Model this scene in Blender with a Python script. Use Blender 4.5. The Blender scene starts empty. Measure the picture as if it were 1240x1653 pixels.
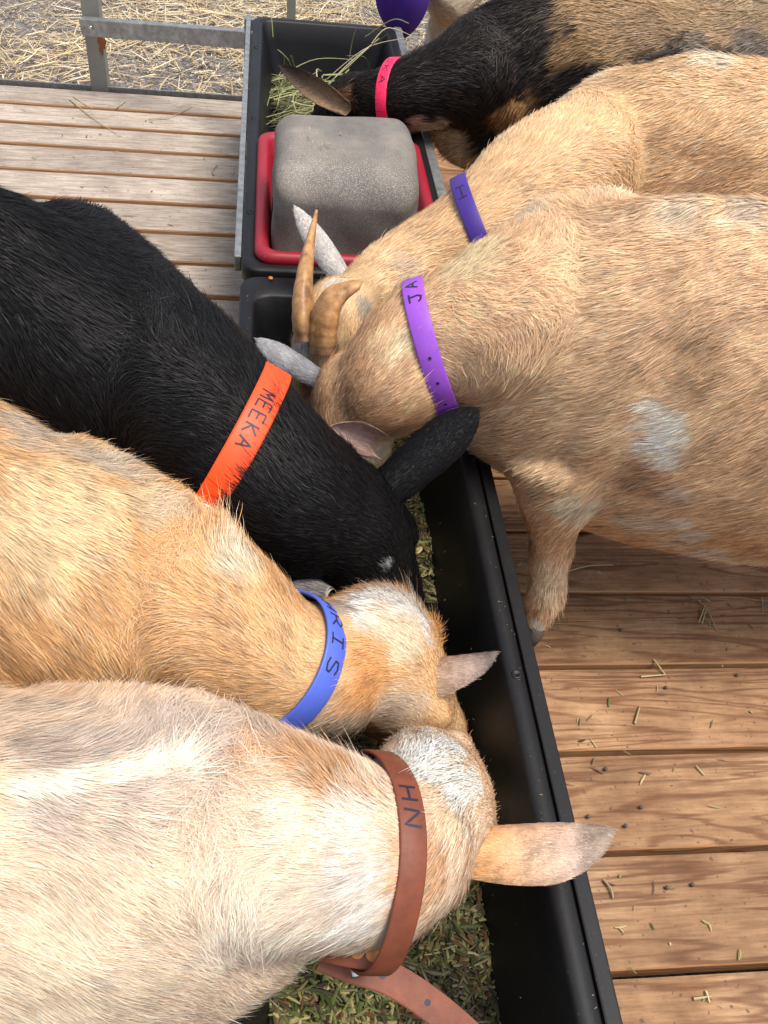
import bpy, bmesh, math, random
import numpy as np
from mathutils import Vector, Matrix
from mathutils.bvhtree import BVHTree
random.seed(7); rng = np.random.default_rng(7)
R = math.radians
scene = bpy.context.scene
COL = scene.collection

# ---------------------------------------------------------------- camera
VX = np.array([11380., -131., 1480.]); VX /= np.linalg.norm(VX)
VY = np.array([-175., 1526., 1480.]); VY -= VX * VX.dot(VY); VY /= np.linalg.norm(VY)
VZ = -np.cross(VX, VY)
FPX = 1480.; CX = 620.; CY = 826.5; CH = 1.17      # photograph: 1240 x 1653
cam_d = bpy.data.cameras.new('camera'); cam = bpy.data.objects.new('camera', cam_d); COL.objects.link(cam)
# camera axes (right, up, forward) in world coordinates
right = np.array([VX[0], VY[0], VZ[0]]); up = np.array([VX[1], VY[1], VZ[1]]); fwd = np.array([VX[2], VY[2], VZ[2]])
M = Matrix(((right[0], up[0], -fwd[0], 0), (right[1], up[1], -fwd[1], 0), (right[2], up[2], -fwd[2], CH), (0, 0, 0, 1)))
cam.matrix_world = M
cam_d.sensor_fit = 'VERTICAL'; cam_d.sensor_height = 36; cam_d.lens = 36 * FPX / 1653.
cam_d.clip_start = 0.02; cam_d.clip_end = 400
scene.camera = cam
scene.render.resolution_x = 768; scene.render.resolution_y = 1024

# ---------------------------------------------------------------- light
SUN_EL, SUN_AZ = 72., 120.       # azimuth from +Y towards +X
w = bpy.data.worlds.new('World'); scene.world = w; w.use_nodes = True
nt = w.node_tree; bg = nt.nodes['Background']
sky = nt.nodes.new('ShaderNodeTexSky'); sky.sky_type = 'NISHITA'; sky.sun_disc = False
sky.sun_elevation = R(SUN_EL); sky.sun_rotation = R(SUN_AZ)
sky.dust_density = 3.0; sky.ozone_density = .5
hs = nt.nodes.new('ShaderNodeHueSaturation'); hs.inputs['Saturation'].default_value = .6     # thin bright cloud
nt.links.new(sky.outputs[0], hs.inputs['Color']); nt.links.new(hs.outputs[0], bg.inputs[0]); bg.inputs[1].default_value = 0.15
sd = bpy.data.lights.new('sun', 'SUN'); sd.energy = 2.5; sd.angle = R(26); sd.color = (1, .93, .83)
so = bpy.data.objects.new('sun', sd); COL.objects.link(so)
sv = Vector((math.sin(R(SUN_AZ)) * math.cos(R(SUN_EL)), math.cos(R(SUN_AZ)) * math.cos(R(SUN_EL)), math.sin(R(SUN_EL))))
so.rotation_euler = sv.to_track_quat('Z', 'Y').to_euler()
scene.view_settings.view_transform = 'Standard'; scene.view_settings.look = 'None'
scene.view_settings.exposure = 0.6; scene.view_settings.gamma = 1

def P(px, py, z):
    "a point of the photograph at height z above the deck, in metres"
    d = np.array([px - CX, -(py - CY), FPX]); wv = np.array([d @ VX, d @ VY, d @ VZ])
    return np.array([0, 0, CH]) + wv * ((z - CH) / wv[2])
def Q(p):
    r = np.asarray(p, float) - np.array([0, 0, CH]); c = [r @ right, r @ up, r @ fwd]
    return CX + FPX * c[0] / c[2], CY - FPX * c[1] / c[2]
def unit(v):
    v = np.asarray(v, float); return v / (np.linalg.norm(v) + 1e-12)
def unitr(v): return v / (np.linalg.norm(v, axis=1, keepdims=True) + 1e-12)

# ---------------------------------------------------------------- mesh helpers
def mesh_np(name, V, F, mat=None, parent=None, loc=None, col=None, smooth=True, normals=None, fattr=None):
    """V (n,3) world coordinates, F (m,k) with k = 3 or 4 (or a list of both arrays)"""
    V = np.asarray(V, np.float32)
    Fs = F if isinstance(F, list) else [F]
    Fs = [np.asarray(f, np.int32) for f in Fs if len(f)]
    me = bpy.data.meshes.new(name)
    base = np.zeros(3)
    if parent is not None: base = np.array(parent.matrix_world.translation) if parent.type != 'X' else base
    if parent is None and loc is not None: base = np.array(loc, float)
    if parent is not None: base = np.array(parent['_o'])
    V2 = V - base.astype(np.float32)
    me.vertices.add(len(V)); me.vertices.foreach_set('co', V2.ravel())
    nl = sum(f.size for f in Fs); npol = sum(len(f) for f in Fs)
    me.loops.add(nl); me.polygons.add(npol)
    me.loops.foreach_set('vertex_index', np.concatenate([f.ravel() for f in Fs]))
    tot = np.concatenate([np.full(len(f), f.shape[1], np.int32) for f in Fs])
    st = np.concatenate([[0], np.cumsum(tot)[:-1]]).astype(np.int32)
    me.polygons.foreach_set('loop_start', st)
    me.update(calc_edges=True); me.validate()
    me.polygons.foreach_set('use_smooth', np.full(len(me.polygons), smooth))
    if col is not None:
        a = me.color_attributes.new('Col', 'FLOAT_COLOR', 'POINT')
        c4 = np.ones((len(V), 4), np.float32); c4[:, :3] = col; a.data.foreach_set('color', c4.ravel())
    if fattr is not None:
        a = me.attributes.new('rnd', 'FLOAT', 'FACE'); a.data.foreach_set('value', np.asarray(fattr, np.float32))
    if normals is not None: me.normals_split_custom_set_from_vertices(normals.tolist() if len(normals) < 5000 else normals)
    if mat: me.materials.append(mat)
    o = bpy.data.objects.new(name, me); COL.objects.link(o)
    if parent is not None:
        o.parent = parent; o['_o'] = [0.0, 0.0, 0.0]; o['_o'] = [float(x) for x in parent['_o']]
    else:
        o.location = [float(x) for x in base]; o['_o'] = [float(x) for x in base]
    return o
def tag(o, label=None, cat=None, group=None, kind=None):
    if label: o['label'] = label
    if cat: o['category'] = cat
    if group: o['group'] = group
    if kind: o['kind'] = kind
    return o
def empty(name, loc):
    o = bpy.data.objects.new(name, None); COL.objects.link(o); o.location = [float(x) for x in loc]; o['_o'] = [float(x) for x in loc]; o.empty_display_size = .05
    return o
class MB:
    def __init__(s): s.V = []; s.F = []; s.n = 0; s.T = []
    def add(s, V, F):
        V = np.asarray(V, float); s.V.append(V)
        for f in F:
            (s.F if len(f) == 4 else s.T).append([i + s.n for i in f])
        s.n += len(V)
    def box(s, c, size, ax=None, bev=0.0):
        bm = bmesh.new(); bmesh.ops.create_cube(bm, size=1)
        for v in bm.verts: v.co = Vector((v.co.x * size[0], v.co.y * size[1], v.co.z * size[2]))
        if bev > 0: bmesh.ops.bevel(bm, geom=bm.edges[:], offset=bev, segments=2, affect='EDGES', profile=.6)
        bmesh.ops.triangulate(bm, faces=[f for f in bm.faces if len(f.verts) > 4])
        bm.verts.ensure_lookup_table()
        V = np.array([v.co[:] for v in bm.verts]); F = [[v.index for v in f.verts] for f in bm.faces]
        bm.free()
        if ax is not None: V = V @ np.array(ax)     # rows of ax: local x, y, z in world
        s.add(V + np.asarray(c, float), F)
    def tube(s, pts, rad, n=10, cap=True):
        pts = np.asarray(pts, float); m = len(pts); rad = np.full(m, rad) if np.isscalar(rad) else np.asarray(rad)
        T = np.gradient(pts, axis=0); T = unitr(T)
        u = np.cross(T[0], [0.1, .2, 1.]);
        if np.linalg.norm(u) < 1e-3: u = np.cross(T[0], [1, 0, 0.])
        u = unit(u); V = []
        for i in range(m):
            u = unit(u - T[i] * (u @ T[i])); v = np.cross(T[i], u)
            for k in range(n):
                a = 2 * math.pi * k / n; V.append(pts[i] + rad[i] * (u * math.cos(a) + v * math.sin(a)))
        F = [[i * n + k, i * n + (k + 1) % n, (i + 1) * n + (k + 1) % n, (i + 1) * n + k] for i in range(m - 1) for k in range(n)]
        if cap:
            V += [pts[0], pts[-1]]; a, b = m * n, m * n + 1
            F += [[a, (k + 1) % n, k] for k in range(n)] + [[b, (m - 1) * n + k, (m - 1) * n + (k + 1) % n] for k in range(n)]
        s.add(V, F)
    def build(s, name, mat, parent=None, loc=None, smooth=True, col=None, fattr=None):
        Fs = []
        if s.F: Fs.append(np.array(s.F))
        if s.T: Fs.append(np.array(s.T))
        return mesh_np(name, np.concatenate(s.V), Fs, mat, parent, loc, col=col, smooth=smooth, fattr=fattr)
def lerp(a, b, t): return a + (b - a) * t
def catmull(pts, n):
    pts = np.asarray(pts, float); m = len(pts); out = []
    for t in np.linspace(0, m - 1, n):
        i = min(int(t), m - 2); f = t - i
        p0 = pts[max(i - 1, 0)]; p1 = pts[i]; p2 = pts[i + 1]; p3 = pts[min(i + 2, m - 1)]
        out.append(.5 * ((2 * p1) + (-p0 + p2) * f + (2 * p0 - 5 * p1 + 4 * p2 - p3) * f * f + (-p0 + 3 * p1 - 3 * p2 + p3) * f ** 3))
    return np.array(out)
def snoise(p, freq, seed, k=7):
    "smooth pseudo noise, about -1..1, for (n,3) points"
    g = np.random.default_rng(seed); d = g.normal(size=(k, 3)) * freq; ph = g.uniform(0, 6.28, k)
    return np.sin(p @ d.T + ph).sum(1) / math.sqrt(k * .5) * .6

# ---------------------------------------------------------------- materials
def new_mat(name, rough=.6, spec=.5, color=(.5, .5, .5), metal=0.):
    m = bpy.data.materials.new(name); m.use_nodes = True; b = m.node_tree.nodes['Principled BSDF']
    b.inputs['Base Color'].default_value = (*color, 1); b.inputs['Roughness'].default_value = rough
    b.inputs['Specular IOR Level'].default_value = spec; b.inputs['Metallic'].default_value = metal
    return m, m.node_tree, b
def N(nt, t, **kw):
    n = nt.nodes.new(t)
    for k, v in kw.items():
        if k.startswith('i_'): n.inputs[k[2:].replace('_', ' ')].default_value = v
        else: setattr(n, k, v)
    return n
def ramp(nt, stops, interp='LINEAR'):
    n = nt.nodes.new('ShaderNodeValToRGB'); cr = n.color_ramp; cr.interpolation = interp
    while len(cr.elements) < len(stops): cr.elements.new(.5)
    for e, (p, c) in zip(cr.elements, stops): e.position = p; e.color = (*c, 1) if len(c) == 3 else c
    return n
def mixc(nt, fac, a, b, mode='MIX'):
    n = nt.nodes.new('ShaderNodeMix'); n.data_type = 'RGBA'; n.blend_type = mode
    for sock, v in ((0, fac), (6, a), (7, b)):
        if hasattr(v, 'is_output') or isinstance(v, bpy.types.NodeSocket): nt.links.new(v, n.inputs[sock])
        elif sock == 0: n.inputs[0].default_value = v
        else: n.inputs[sock].default_value = (*v, 1)
    return n.outputs[2]
def mapping(nt, scale, src='Object', rot=(0, 0, 0)):
    tc = nt.nodes.new('ShaderNodeTexCoord'); mp = nt.nodes.new('ShaderNodeMapping')
    mp.inputs['Scale'].default_value = scale; mp.inputs['Rotation'].default_value = rot
    nt.links.new(tc.outputs[src], mp.inputs[0]); return mp.outputs[0]
def noise(nt, vec, scale, detail=4, rough=.6, dist=0.):
    n = nt.nodes.new('ShaderNodeTexNoise'); n.inputs['Scale'].default_value = scale; n.inputs['Detail'].default_value = detail
    n.inputs['Roughness'].default_value = rough; n.inputs['Distortion'].default_value = dist
    if vec is not None: nt.links.new(vec, n.inputs['Vector'])
    return n
def bump(nt, b, h, strength=.3, dist=.002):
    n = nt.nodes.new('ShaderNodeBump'); n.inputs['Strength'].default_value = strength; n.inputs['Distance'].default_value = dist
    nt.links.new(h, n.inputs['Height']); nt.links.new(n.outputs[0], b.inputs['Normal']); return n

def mat_wood(name, cols, edgecol, dark=(.10, .06, .04)):
    m, nt, b = new_mat(name, .75, .25)
    L = nt.links.new
    at = N(nt, 'ShaderNodeAttribute', attribute_name='rnd')
    tc = N(nt, 'ShaderNodeTexCoord')
    off = N(nt, 'ShaderNodeVectorMath', operation='MULTIPLY_ADD')   # shift grain per board
    cmb = N(nt, 'ShaderNodeCombineXYZ'); L(at.outputs['Fac'], cmb.inputs[0]); L(at.outputs['Fac'], cmb.inputs[2]); L(at.outputs['Fac'], cmb.inputs[1])
    L(cmb.outputs[0], off.inputs[0]); off.inputs[1].default_value = (17., 9.3, 5.1); L(tc.outputs['Object'], off.inputs[2])
    mp = N(nt, 'ShaderNodeMapping'); mp.inputs['Scale'].default_value = (.75, 9, 9); L(off.outputs[0], mp.inputs[0])
    big = noise(nt, mp.outputs[0], 1.6, 3, .5, .8)
    # growth rings as contour lines of the stretched noise
    mpk = N(nt, 'ShaderNodeMapping'); mpk.inputs['Scale'].default_value = (1.5, 6.2, .01); L(off.outputs[0], mpk.inputs[0])
    vo = N(nt, 'ShaderNodeTexVoronoi'); vo.inputs['Scale'].default_value = 1.; L(mpk.outputs[0], vo.inputs['Vector'])
    kn = N(nt, 'ShaderNodeMapRange'); kn.interpolation_type = 'SMOOTHSTEP'; kn.inputs[1].default_value = 0; kn.inputs[2].default_value = .33; kn.inputs[3].default_value = .16; kn.inputs[4].default_value = 0; L(vo.outputs['Distance'], kn.inputs[0])
    ad = N(nt, 'ShaderNodeMath', operation='ADD'); L(big.outputs[0], ad.inputs[0]); L(kn.outputs[0], ad.inputs[1])
    mu = N(nt, 'ShaderNodeMath', operation='MULTIPLY'); L(ad.outputs[0], mu.inputs[0]); mu.inputs[1].default_value = 62
    sn = N(nt, 'ShaderNodeMath', operation='SINE'); L(mu.outputs[0], sn.inputs[0])
    mp2 = N(nt, 'ShaderNodeMapping'); mp2.inputs['Scale'].default_value = (11, 120, 120); L(off.outputs[0], mp2.inputs[0])
    fine = noise(nt, mp2.outputs[0], 1.5, 5, .7)
    blot = noise(nt, off.outputs[0], 9, 5, .65)
    g1 = ramp(nt, [(.0, (0, 0, 0)), (.66, (.08, .08, .08)), (.93, (.8, .8, .8)), (1., (1, 1, 1))])
    mr = N(nt, 'ShaderNodeMapRange'); mr.inputs[1].default_value = -1; mr.inputs[2].default_value = 1; L(sn.outputs[0], mr.inputs[0]); L(mr.outputs[0], g1.inputs[0])
    c0 = ramp(nt, [(.3, cols[0]), (.55, cols[1]), (.75, cols[2])]); L(blot.outputs[0], c0.inputs[0])
    fac = N(nt, 'ShaderNodeMath', operation='MULTIPLY'); L(g1.outputs[0], fac.inputs[0]); fac.inputs[1].default_value = .68
    c1 = mixc(nt, fac.outputs[0], c0.outputs[0], cols[3])
    fr = ramp(nt, [(.36, (.72, .69, .67)), (.62, (1.1, 1.1, 1.1))]); L(fine.outputs[0], fr.inputs[0])
    c2 = mixc(nt, 1., c1, fr.outputs[0], 'MULTIPLY')
    kr = ramp(nt, [(.02, (1, 1, 1)), (.045, (0, 0, 0))]); L(vo.outputs['Distance'], kr.inputs[0]); c2 = mixc(nt, kr.outputs[0], c2, tuple(x * .45 for x in cols[3]))
    # per board tone
    pb = N(nt, 'ShaderNodeMapRange'); pb.inputs[3].default_value = .86; pb.inputs[4].default_value = 1.14; L(at.outputs['Fac'], pb.inputs[0])
    c3 = mixc(nt, 1., c2, pb.outputs[0], 'MULTIPLY')
    # dirt specks and knots
    sp = noise(nt, off.outputs[0], 120, 2, .5); spr = ramp(nt, [(.66, (0, 0, 0)), (.72, (.8, .8, .8))]); L(sp.outputs[0], spr.inputs[0])
    c4 = mixc(nt, spr.outputs[0], c3, dark)
    st = noise(nt, off.outputs[0], 5, 6, .7); str_ = ramp(nt, [(.55, (0, 0, 0)), (.75, (.55, .55, .55))]); L(st.outputs[0], str_.inputs[0])
    c5 = mixc(nt, str_.outputs[0], c4, dark)
    # sawn sides are unweathered
    ge = N(nt, 'ShaderNodeNewGeometry'); sx = N(nt, 'ShaderNodeSeparateXYZ'); L(ge.outputs['True Normal'], sx.inputs[0])
    er = ramp(nt, [(.05, (.35, .35, .35)), (.2, (.9, .9, .9)), (.8, (.9, .9, .9)), (.95, (0, 0, 0))] if edgecol[0] > .5 else [(.35, (1, 1, 1)), (.93, (0, 0, 0))]); L(sx.outputs[2], er.inputs[0])
    c6 = mixc(nt, er.outputs[0], c5, edgecol)
    L(c6, b.inputs['Base Color'])
    add = N(nt, 'ShaderNodeMath', operation='ADD'); L(fine.outputs[0], add.inputs[0]); L(g1.outputs[0], add.inputs[1])
    bump(nt, b, add.outputs[0], .35, .0012)
    return m
M_wood_g = mat_wood('weathered_grey_wood', [(.29, .245, .205), (.39, .335, .28), (.47, .40, .335), (.27, .21, .16)], (.46, .25, .12), (.13, .10, .08))
M_wood_r = mat_wood('brown_deck_wood', [(.20, .108, .055), (.325, .19, .10), (.43, .275, .16), (.12, .046, .02)], (.55, .28, .12), (.10, .06, .04))
def mat_plastic(name, col, rough=.4, dust=.35, dustcol=(.20, .18, .15)):
    m, nt, b = new_mat(name, rough, .5, col)
    v = mapping(nt, (1, 1, 1))
    n = noise(nt, v, 7, 6, .7); r = ramp(nt, [(.45, (0, 0, 0)), (.8, (dust,) * 3)]); nt.links.new(n.outputs[0], r.inputs[0])
    n2 = noise(nt, v, 260, 2, .5); r2 = ramp(nt, [(.66, (0, 0, 0)), (.74, (dust,) * 3)]); nt.links.new(n2.outputs[0], r2.inputs[0])
    c = mixc(nt, r.outputs[0], col, tuple(x * .5 + y * .12 for x, y in zip(col, dustcol)))
    c = mixc(nt, r2.outputs[0], c, dustcol); nt.links.new(c, b.inputs['Base Color'])
    rr = N(nt, 'ShaderNodeMapRange'); rr.inputs[3].default_value = rough - .1; rr.inputs[4].default_value = rough + .25
    nt.links.new(n.outputs[0], rr.inputs[0]); nt.links.new(rr.outputs[0], b.inputs['Roughness'])
    n3 = noise(nt, v, 60, 4, .6); bump(nt, b, n3.outputs[0], .15, .001)
    return m
M_black = mat_plastic('black_plastic', (.0045, .0045, .0055), .42, .22, (.10, .10, .10)); M_black.node_tree.nodes['Principled BSDF'].inputs['Specular IOR Level'].default_value = .32
M_red = mat_plastic('red_plastic', (.27, .004, .016), .42, .3, (.5, .25, .25))
def mat_galv():
    m, nt, b = new_mat('galvanised_steel', .42, .5, (.38, .40, .42), .75)
    v = mapping(nt, (1, 1, 1)); n = noise(nt, v, 55, 5, .65)
    r = ramp(nt, [(.3, (.20, .20, .19)), (.55, (.33, .34, .34)), (.8, (.48, .50, .52))]); nt.links.new(n.outputs[0], r.inputs[0])
    n2 = noise(nt, v, 9, 5, .7); r2 = ramp(nt, [(.52, (0, 0, 0)), (.72, (.7, .7, .7))]); nt.links.new(n2.outputs[0], r2.inputs[0])
    c = mixc(nt, r2.outputs[0], r.outputs[0], (.27, .25, .20)); nt.links.new(c, b.inputs['Base Color'])
    rr = N(nt, 'ShaderNodeMapRange'); rr.inputs[3].default_value = .3; rr.inputs[4].default_value = .65
    nt.links.new(n2.outputs[0], rr.inputs[0]); nt.links.new(rr.outputs[0], b.inputs['Roughness'])
    return m
M_galv = mat_galv()
M_steel = new_mat('bright_steel', .25, .5, (.6, .6, .6), 1.)[0]
M_dirty_post = mat_plastic('muddy_post_steel', (.20, .20, .175), .6, .5, (.28, .26, .22))
M_rust = mat_plastic('rust', (.20, .07, .025), .9, .3, (.3, .12, .05))
M_ink = new_mat('marker_ink', .5, .4, (.018, .012, .03))[0]
M_brass = new_mat('brass_rivet', .45, .5, (.50, .20, .06), .3)[0]
M_hoof = new_mat('hoof_horn', .6, .3, (.09, .07, .055))[0]
M_eye = new_mat('eye', .08, .6, (.01, .007, .005))[0]
def mat_strap(name, col, rough=.42, leather=False):
    m, nt, b = new_mat(name, rough, .45, col); v = mapping(nt, (1, 1, 1))
    n = noise(nt, v, 35 if leather else 18, 5, .65)
    k = .72 if leather else .9
    r = ramp(nt, [(.3, tuple(c * k for c in col)), (.7, tuple(min(1, c * (2 - k)) for c in col))]); nt.links.new(n.outputs[0], r.inputs[0])
    nt.links.new(r.outputs[0], b.inputs['Base Color'])
    n3 = noise(nt, v, 420, 3, .6); bump(nt, b, n3.outputs[0], .25, .0006)
    n4 = noise(nt, v, 90, 6, .75); r4 = ramp(nt, [(.58, (0, 0, 0)), (.72, (.5, .5, .5))]); nt.links.new(n4.outputs[0], r4.inputs[0])
    cc = mixc(nt, r4.outputs[0], r.outputs[0], tuple(c * .45 + .02 for c in col)); nt.links.new(cc, b.inputs['Base Color'])
    rr = N(nt, 'ShaderNodeMapRange'); rr.inputs[3].default_value = rough - .08; rr.inputs[4].default_value = rough + .25; nt.links.new(n4.outputs[0], rr.inputs[0]); nt.links.new(rr.outputs[0], b.inputs['Roughness'])
    return m
def mat_vcol(name, rough=.55, spec=.3, trans=0.):
    m, nt, b = new_mat(name, rough, spec)
    a = N(nt, 'ShaderNodeAttribute', attribute_name='Col'); nt.links.new(a.outputs['Color'], b.inputs['Base Color'])
    if trans:
        t = N(nt, 'ShaderNodeBsdfTranslucent'); nt.links.new(a.outputs['Color'], t.inputs[0])
        mx = N(nt, 'ShaderNodeMixShader'); mx.inputs[0].default_value = trans
        nt.links.new(b.outputs[0], mx.inputs[1]); nt.links.new(t.outputs[0], mx.inputs[2])
        nt.links.new(mx.outputs[0], nt.nodes['Material Output'].inputs[0])
    return m
M_fur = mat_vcol('goat_hair', .5, .28, .18)
M_skin = mat_vcol('goat_skin', .85, .1)
M_straw = mat_vcol('straw', .55, .35, .15)
def mat_block():
    m, nt, b = new_mat('mineral_block', .9, .2); v = mapping(nt, (1, 1, 1))
    n = noise(nt, v, 8, 5, .6); n2 = noise(nt, v, 520, 3, .7)
    r = ramp(nt, [(.3, (.10, .093, .085)), (.5, (.165, .152, .138)), (.72, (.28, .245, .205))]); nt.links.new(n.outputs[0], r.inputs[0])
    r2 = ramp(nt, [(.50, (0, 0, 0)), (.70, (.9, .9, .9))]); nt.links.new(n2.outputs[0], r2.inputs[0])
    # licked ridge along the front edge carries more pale grains
    a = N(nt, 'ShaderNodeAttribute', attribute_name='Col')
    mul = mixc(nt, 1., r2.outputs[0], a.outputs['Color'], 'MULTIPLY')
    c = mixc(nt, mul, r.outputs[0], (.55, .50, .44))
    nt.links.new(c, b.inputs['Base Color'])
    add = N(nt, 'ShaderNodeMath', operation='ADD'); nt.links.new(n.outputs[0], add.inputs[0]); nt.links.new(n2.outputs[0], add.inputs[1])
    bump(nt, b, add.outputs[0], .6, .003)
    return m
M_block = mat_block()
def mat_soil():
    m, nt, b = new_mat('soil', .9, .3); v = mapping(nt, (1, 1, 1))
    n = noise(nt, v, 6, 8, .7); n2 = noise(nt, v, 70, 5, .7)
    r = ramp(nt, [(.3, (.11, .10, .098)), (.5, (.21, .19, .185)), (.72, (.32, .29, .28))]); nt.links.new(n.outputs[0], r.inputs[0])
    r2 = ramp(nt, [(.35, (.55, .55, .55)), (.65, (1.25, 1.25, 1.25))]); nt.links.new(n2.outputs[0], r2.inputs[0])
    c = mixc(nt, 1., r.outputs[0], r2.outputs[0], 'MULTIPLY'); nt.links.new(c, b.inputs['Base Color'])
    add = N(nt, 'ShaderNodeMath', operation='ADD'); nt.links.new(n.outputs[0], add.inputs[0]); nt.links.new(n2.outputs[0], add.inputs[1])
    bump(nt, b, add.outputs[0], .8, .02)
    return m
M_soil = mat_soil()
def mat_fabric():
    m, nt, b = new_mat('purple_fabric', .8, .2, (.055, .018, .20)); v = mapping(nt, (1, 1, 1))
    n = noise(nt, v, 900, 2, .5); bump(nt, b, n.outputs[0], .3, .0008)
    return m
M_fabric = mat_fabric()
def mat_horn():
    m, nt, b = new_mat('horn', .42, .4); v = mapping(nt, (1, 1, 1))
    a = N(nt, 'ShaderNodeAttribute', attribute_name='Col')
    n = noise(nt, v, 38, 5, .65); r = ramp(nt, [(.36, (.45, .38, .33)), (.5, (.85, .8, .75)), (.66, (1.3, 1.3, 1.25))]); nt.links.new(n.outputs[0], r.inputs[0])
    c = mixc(nt, 1., a.outputs['Color'], r.outputs[0], 'MULTIPLY'); nt.links.new(c, b.inputs['Base Color'])
    bump(nt, b, n.outputs[0], .5, .002)
    return m
M_horn = mat_horn()

# ---------------------------------------------------------------- ground and deck
GZ = -.13
def build_ground():
    xs = np.concatenate([[-150, -40, -12, -5], np.linspace(-2.4, 2.4, 120), [5, 12, 40, 150]])
    ys = np.concatenate([[-150, -40, -8, 0, 2.0], np.linspace(2.6, 6.5, 110), [9, 20, 60, 200]])
    X, Y = np.meshgrid(xs, ys); p = np.stack([X.ravel(), Y.ravel(), np.zeros(X.size)], 1)
    near = np.exp(-((p[:, 0] / 4) ** 2 + ((p[:, 1] - 4) / 4) ** 2))
    p[:, 2] = GZ + near * (.012 * snoise(p, 9, 1) + .006 * snoise(p, 40, 2))
    nx, ny = len(xs), len(ys); i = np.arange(nx * ny).reshape(ny, nx)
    F = np.stack([i[:-1, :-1].ravel(), i[:-1, 1:].ravel(), i[1:, 1:].ravel(), i[1:, :-1].ravel()], 1)
    o = mesh_np('ground', p, F, M_soil); tag(o, kind='structure')
build_ground()
def build_deck():
    g = [.353, .506, .657, .808, .958, 1.102, 1.243, 1.397, 1.541, 1.684, 1.823, 1.962, 2.102, 2.245, 2.391, 2.538, 2.673, 2.80, 2.932]
    g = [.353 - .15 * k for k in range(8, 0, -1)] + g
    root = empty('deck', (0, 1.2, 0)); tag(root, kind='structure')
    for nm, x0, x1, gap, mat in (('weathered_boards', -3.2, .125, .019, M_wood_g), ('brown_boards', .128, 3.4, .010, M_wood_r)):
        mb = MB(); rn = []
        for a, b in zip(g[:-1], g[1:]):
            w_ = b - a - gap; before = len(mb.F) + len(mb.T)
            mb.box(((x0 + x1) / 2, (a + b) / 2 + .0, -.016 + random.uniform(-.001, .001)), (x1 - x0, w_, .032), bev=.0045)
            rn += [random.random()] * (len(mb.F) + len(mb.T) - before)
        # faces are stored quads first then triangles; the random value only needs to be constant per board
        Fq = len(mb.F); rn2 = [0.] * (Fq + len(mb.T)); nb = len(g) - 1
        for i in range(Fq): rn2[i] = (hash((nm, i * nb // Fq)) % 1000) / 1000. if False else ((i * nb // Fq) * 0.37 + (.2 if mat is M_wood_r else .05)) % 1.
        for i in range(len(mb.T)): rn2[Fq + i] = ((i * nb // max(1, len(mb.T))) * 0.37 + (.2 if mat is M_wood_r else .05)) % 1.
        mb.build(nm, mat, root, smooth=False, fattr=rn2)
    mb = MB()
    for x in (-2.2, -1.3, -.55, .2, .98, 1.8): mb.box((x, 1.0, -.083), (.045, 3.85, .10))
    mb.build('joist', M_wood_r, root, smooth=False)
    mb = MB(); mb.box((0, 2.947, -.03), (6.4, .006, .075)); mb.box((0, 2.962, .003 - .07), (6.4, .03, .005)); mb.build('edge_angle', M_galv, root, smooth=False)
    for (px, py) in ((1233, 978),):
        q = P(px, py, 0); mb = MB(); n = 14; V = [[q[0], q[1], .0012]] + [[q[0] + .0045 * math.cos(6.283 * k / n), q[1] + .0045 * math.sin(6.283 * k / n), .0016] for k in range(n)]
        mb.add(V, [[0, 1 + k, 1 + (k + 1) % n] for k in range(n)])
        mb.build('screw', M_galv, root)
        mb = MB(); mb.box((q[0], q[1], .0022), (.005, .0011, .0006)); mb.box((q[0], q[1], .00215), (.0011, .005, .0006)); mb.build('screw_slot', M_ink, root, smooth=False)
build_deck()

def bits(name, label, cat, pts, L, W, colfn, tilt=.15, mat=None, dirs=None, bendf=.15, thick=True, kind='stuff', surf=None, parent=None):
    "many stems or flakes as thin ridged strips, one mesh"
    n = len(pts); pts = np.asarray(pts, float)
    ang = rng.uniform(0, 6.283, n); el = rng.normal(0, tilt, n)
    D = np.stack([np.cos(ang) * np.cos(el), np.sin(ang) * np.cos(el), np.sin(el)], 1) if dirs is None else unitr(dirs)
    S = unitr(np.cross(D, [0, 0, 1.]) + rng.normal(0, .25, (n, 3))); U = np.cross(S, D)
    L = np.asarray(L).reshape(-1, 1) * np.ones((n, 1)); W = np.asarray(W).reshape(-1, 1) * np.ones((n, 1))
    bd = rng.normal(0, bendf, (n, 1))
    K = 4; V = np.zeros((n, K * 3, 3), np.float32)
    for k in range(K):
        t = k / (K - 1) - .5
        c = pts + D * L * t + S * L * bd * (t * t - .08) + U * L * np.abs(bd) * .3 * (.25 - t * t)
        ww = W * (.5 if k in (0, K - 1) else 1.)
        V[:, k * 3] = c - S * ww * .5; V[:, k * 3 + 1] = c + U * ww * .35; V[:, k * 3 + 2] = c + S * ww * .5
    idx = np.arange(n)[:, None] * (K * 3); F = []
    for k in range(K - 1):
        for a, b in ((0, 1), (1, 2)): F.append(idx + np.array([[k * 3 + a, k * 3 + b, k * 3 + 3 + b, k * 3 + 3 + a]]))
        F.append(idx + np.array([[k * 3 + 2, k * 3, k * 3 + 3, k * 3 + 5]]))
    col = np.repeat(colfn(n, pts), K * 3, 0)
    o = mesh_np(name, V.reshape(-1, 3), np.concatenate(F), mat or M_straw, parent, col=col, smooth=False)
    if parent is None: tag(o, label, cat, kind=kind)
    return o
def pal(cols, jit=.12, patchy=False):
    cols = np.array(cols, float)
    def f(n, pts):
        c = cols[rng.integers(0, len(cols), n)] * (1 + rng.normal(0, jit, (n, 1)))
        if patchy: c = c * np.clip(.62 + .45 * snoise(pts, 26, 88) + .2 * snoise(pts, 70, 89), .12, 1.25)[:, None]
        return np.clip(c, .004, .95)
    return f
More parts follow.
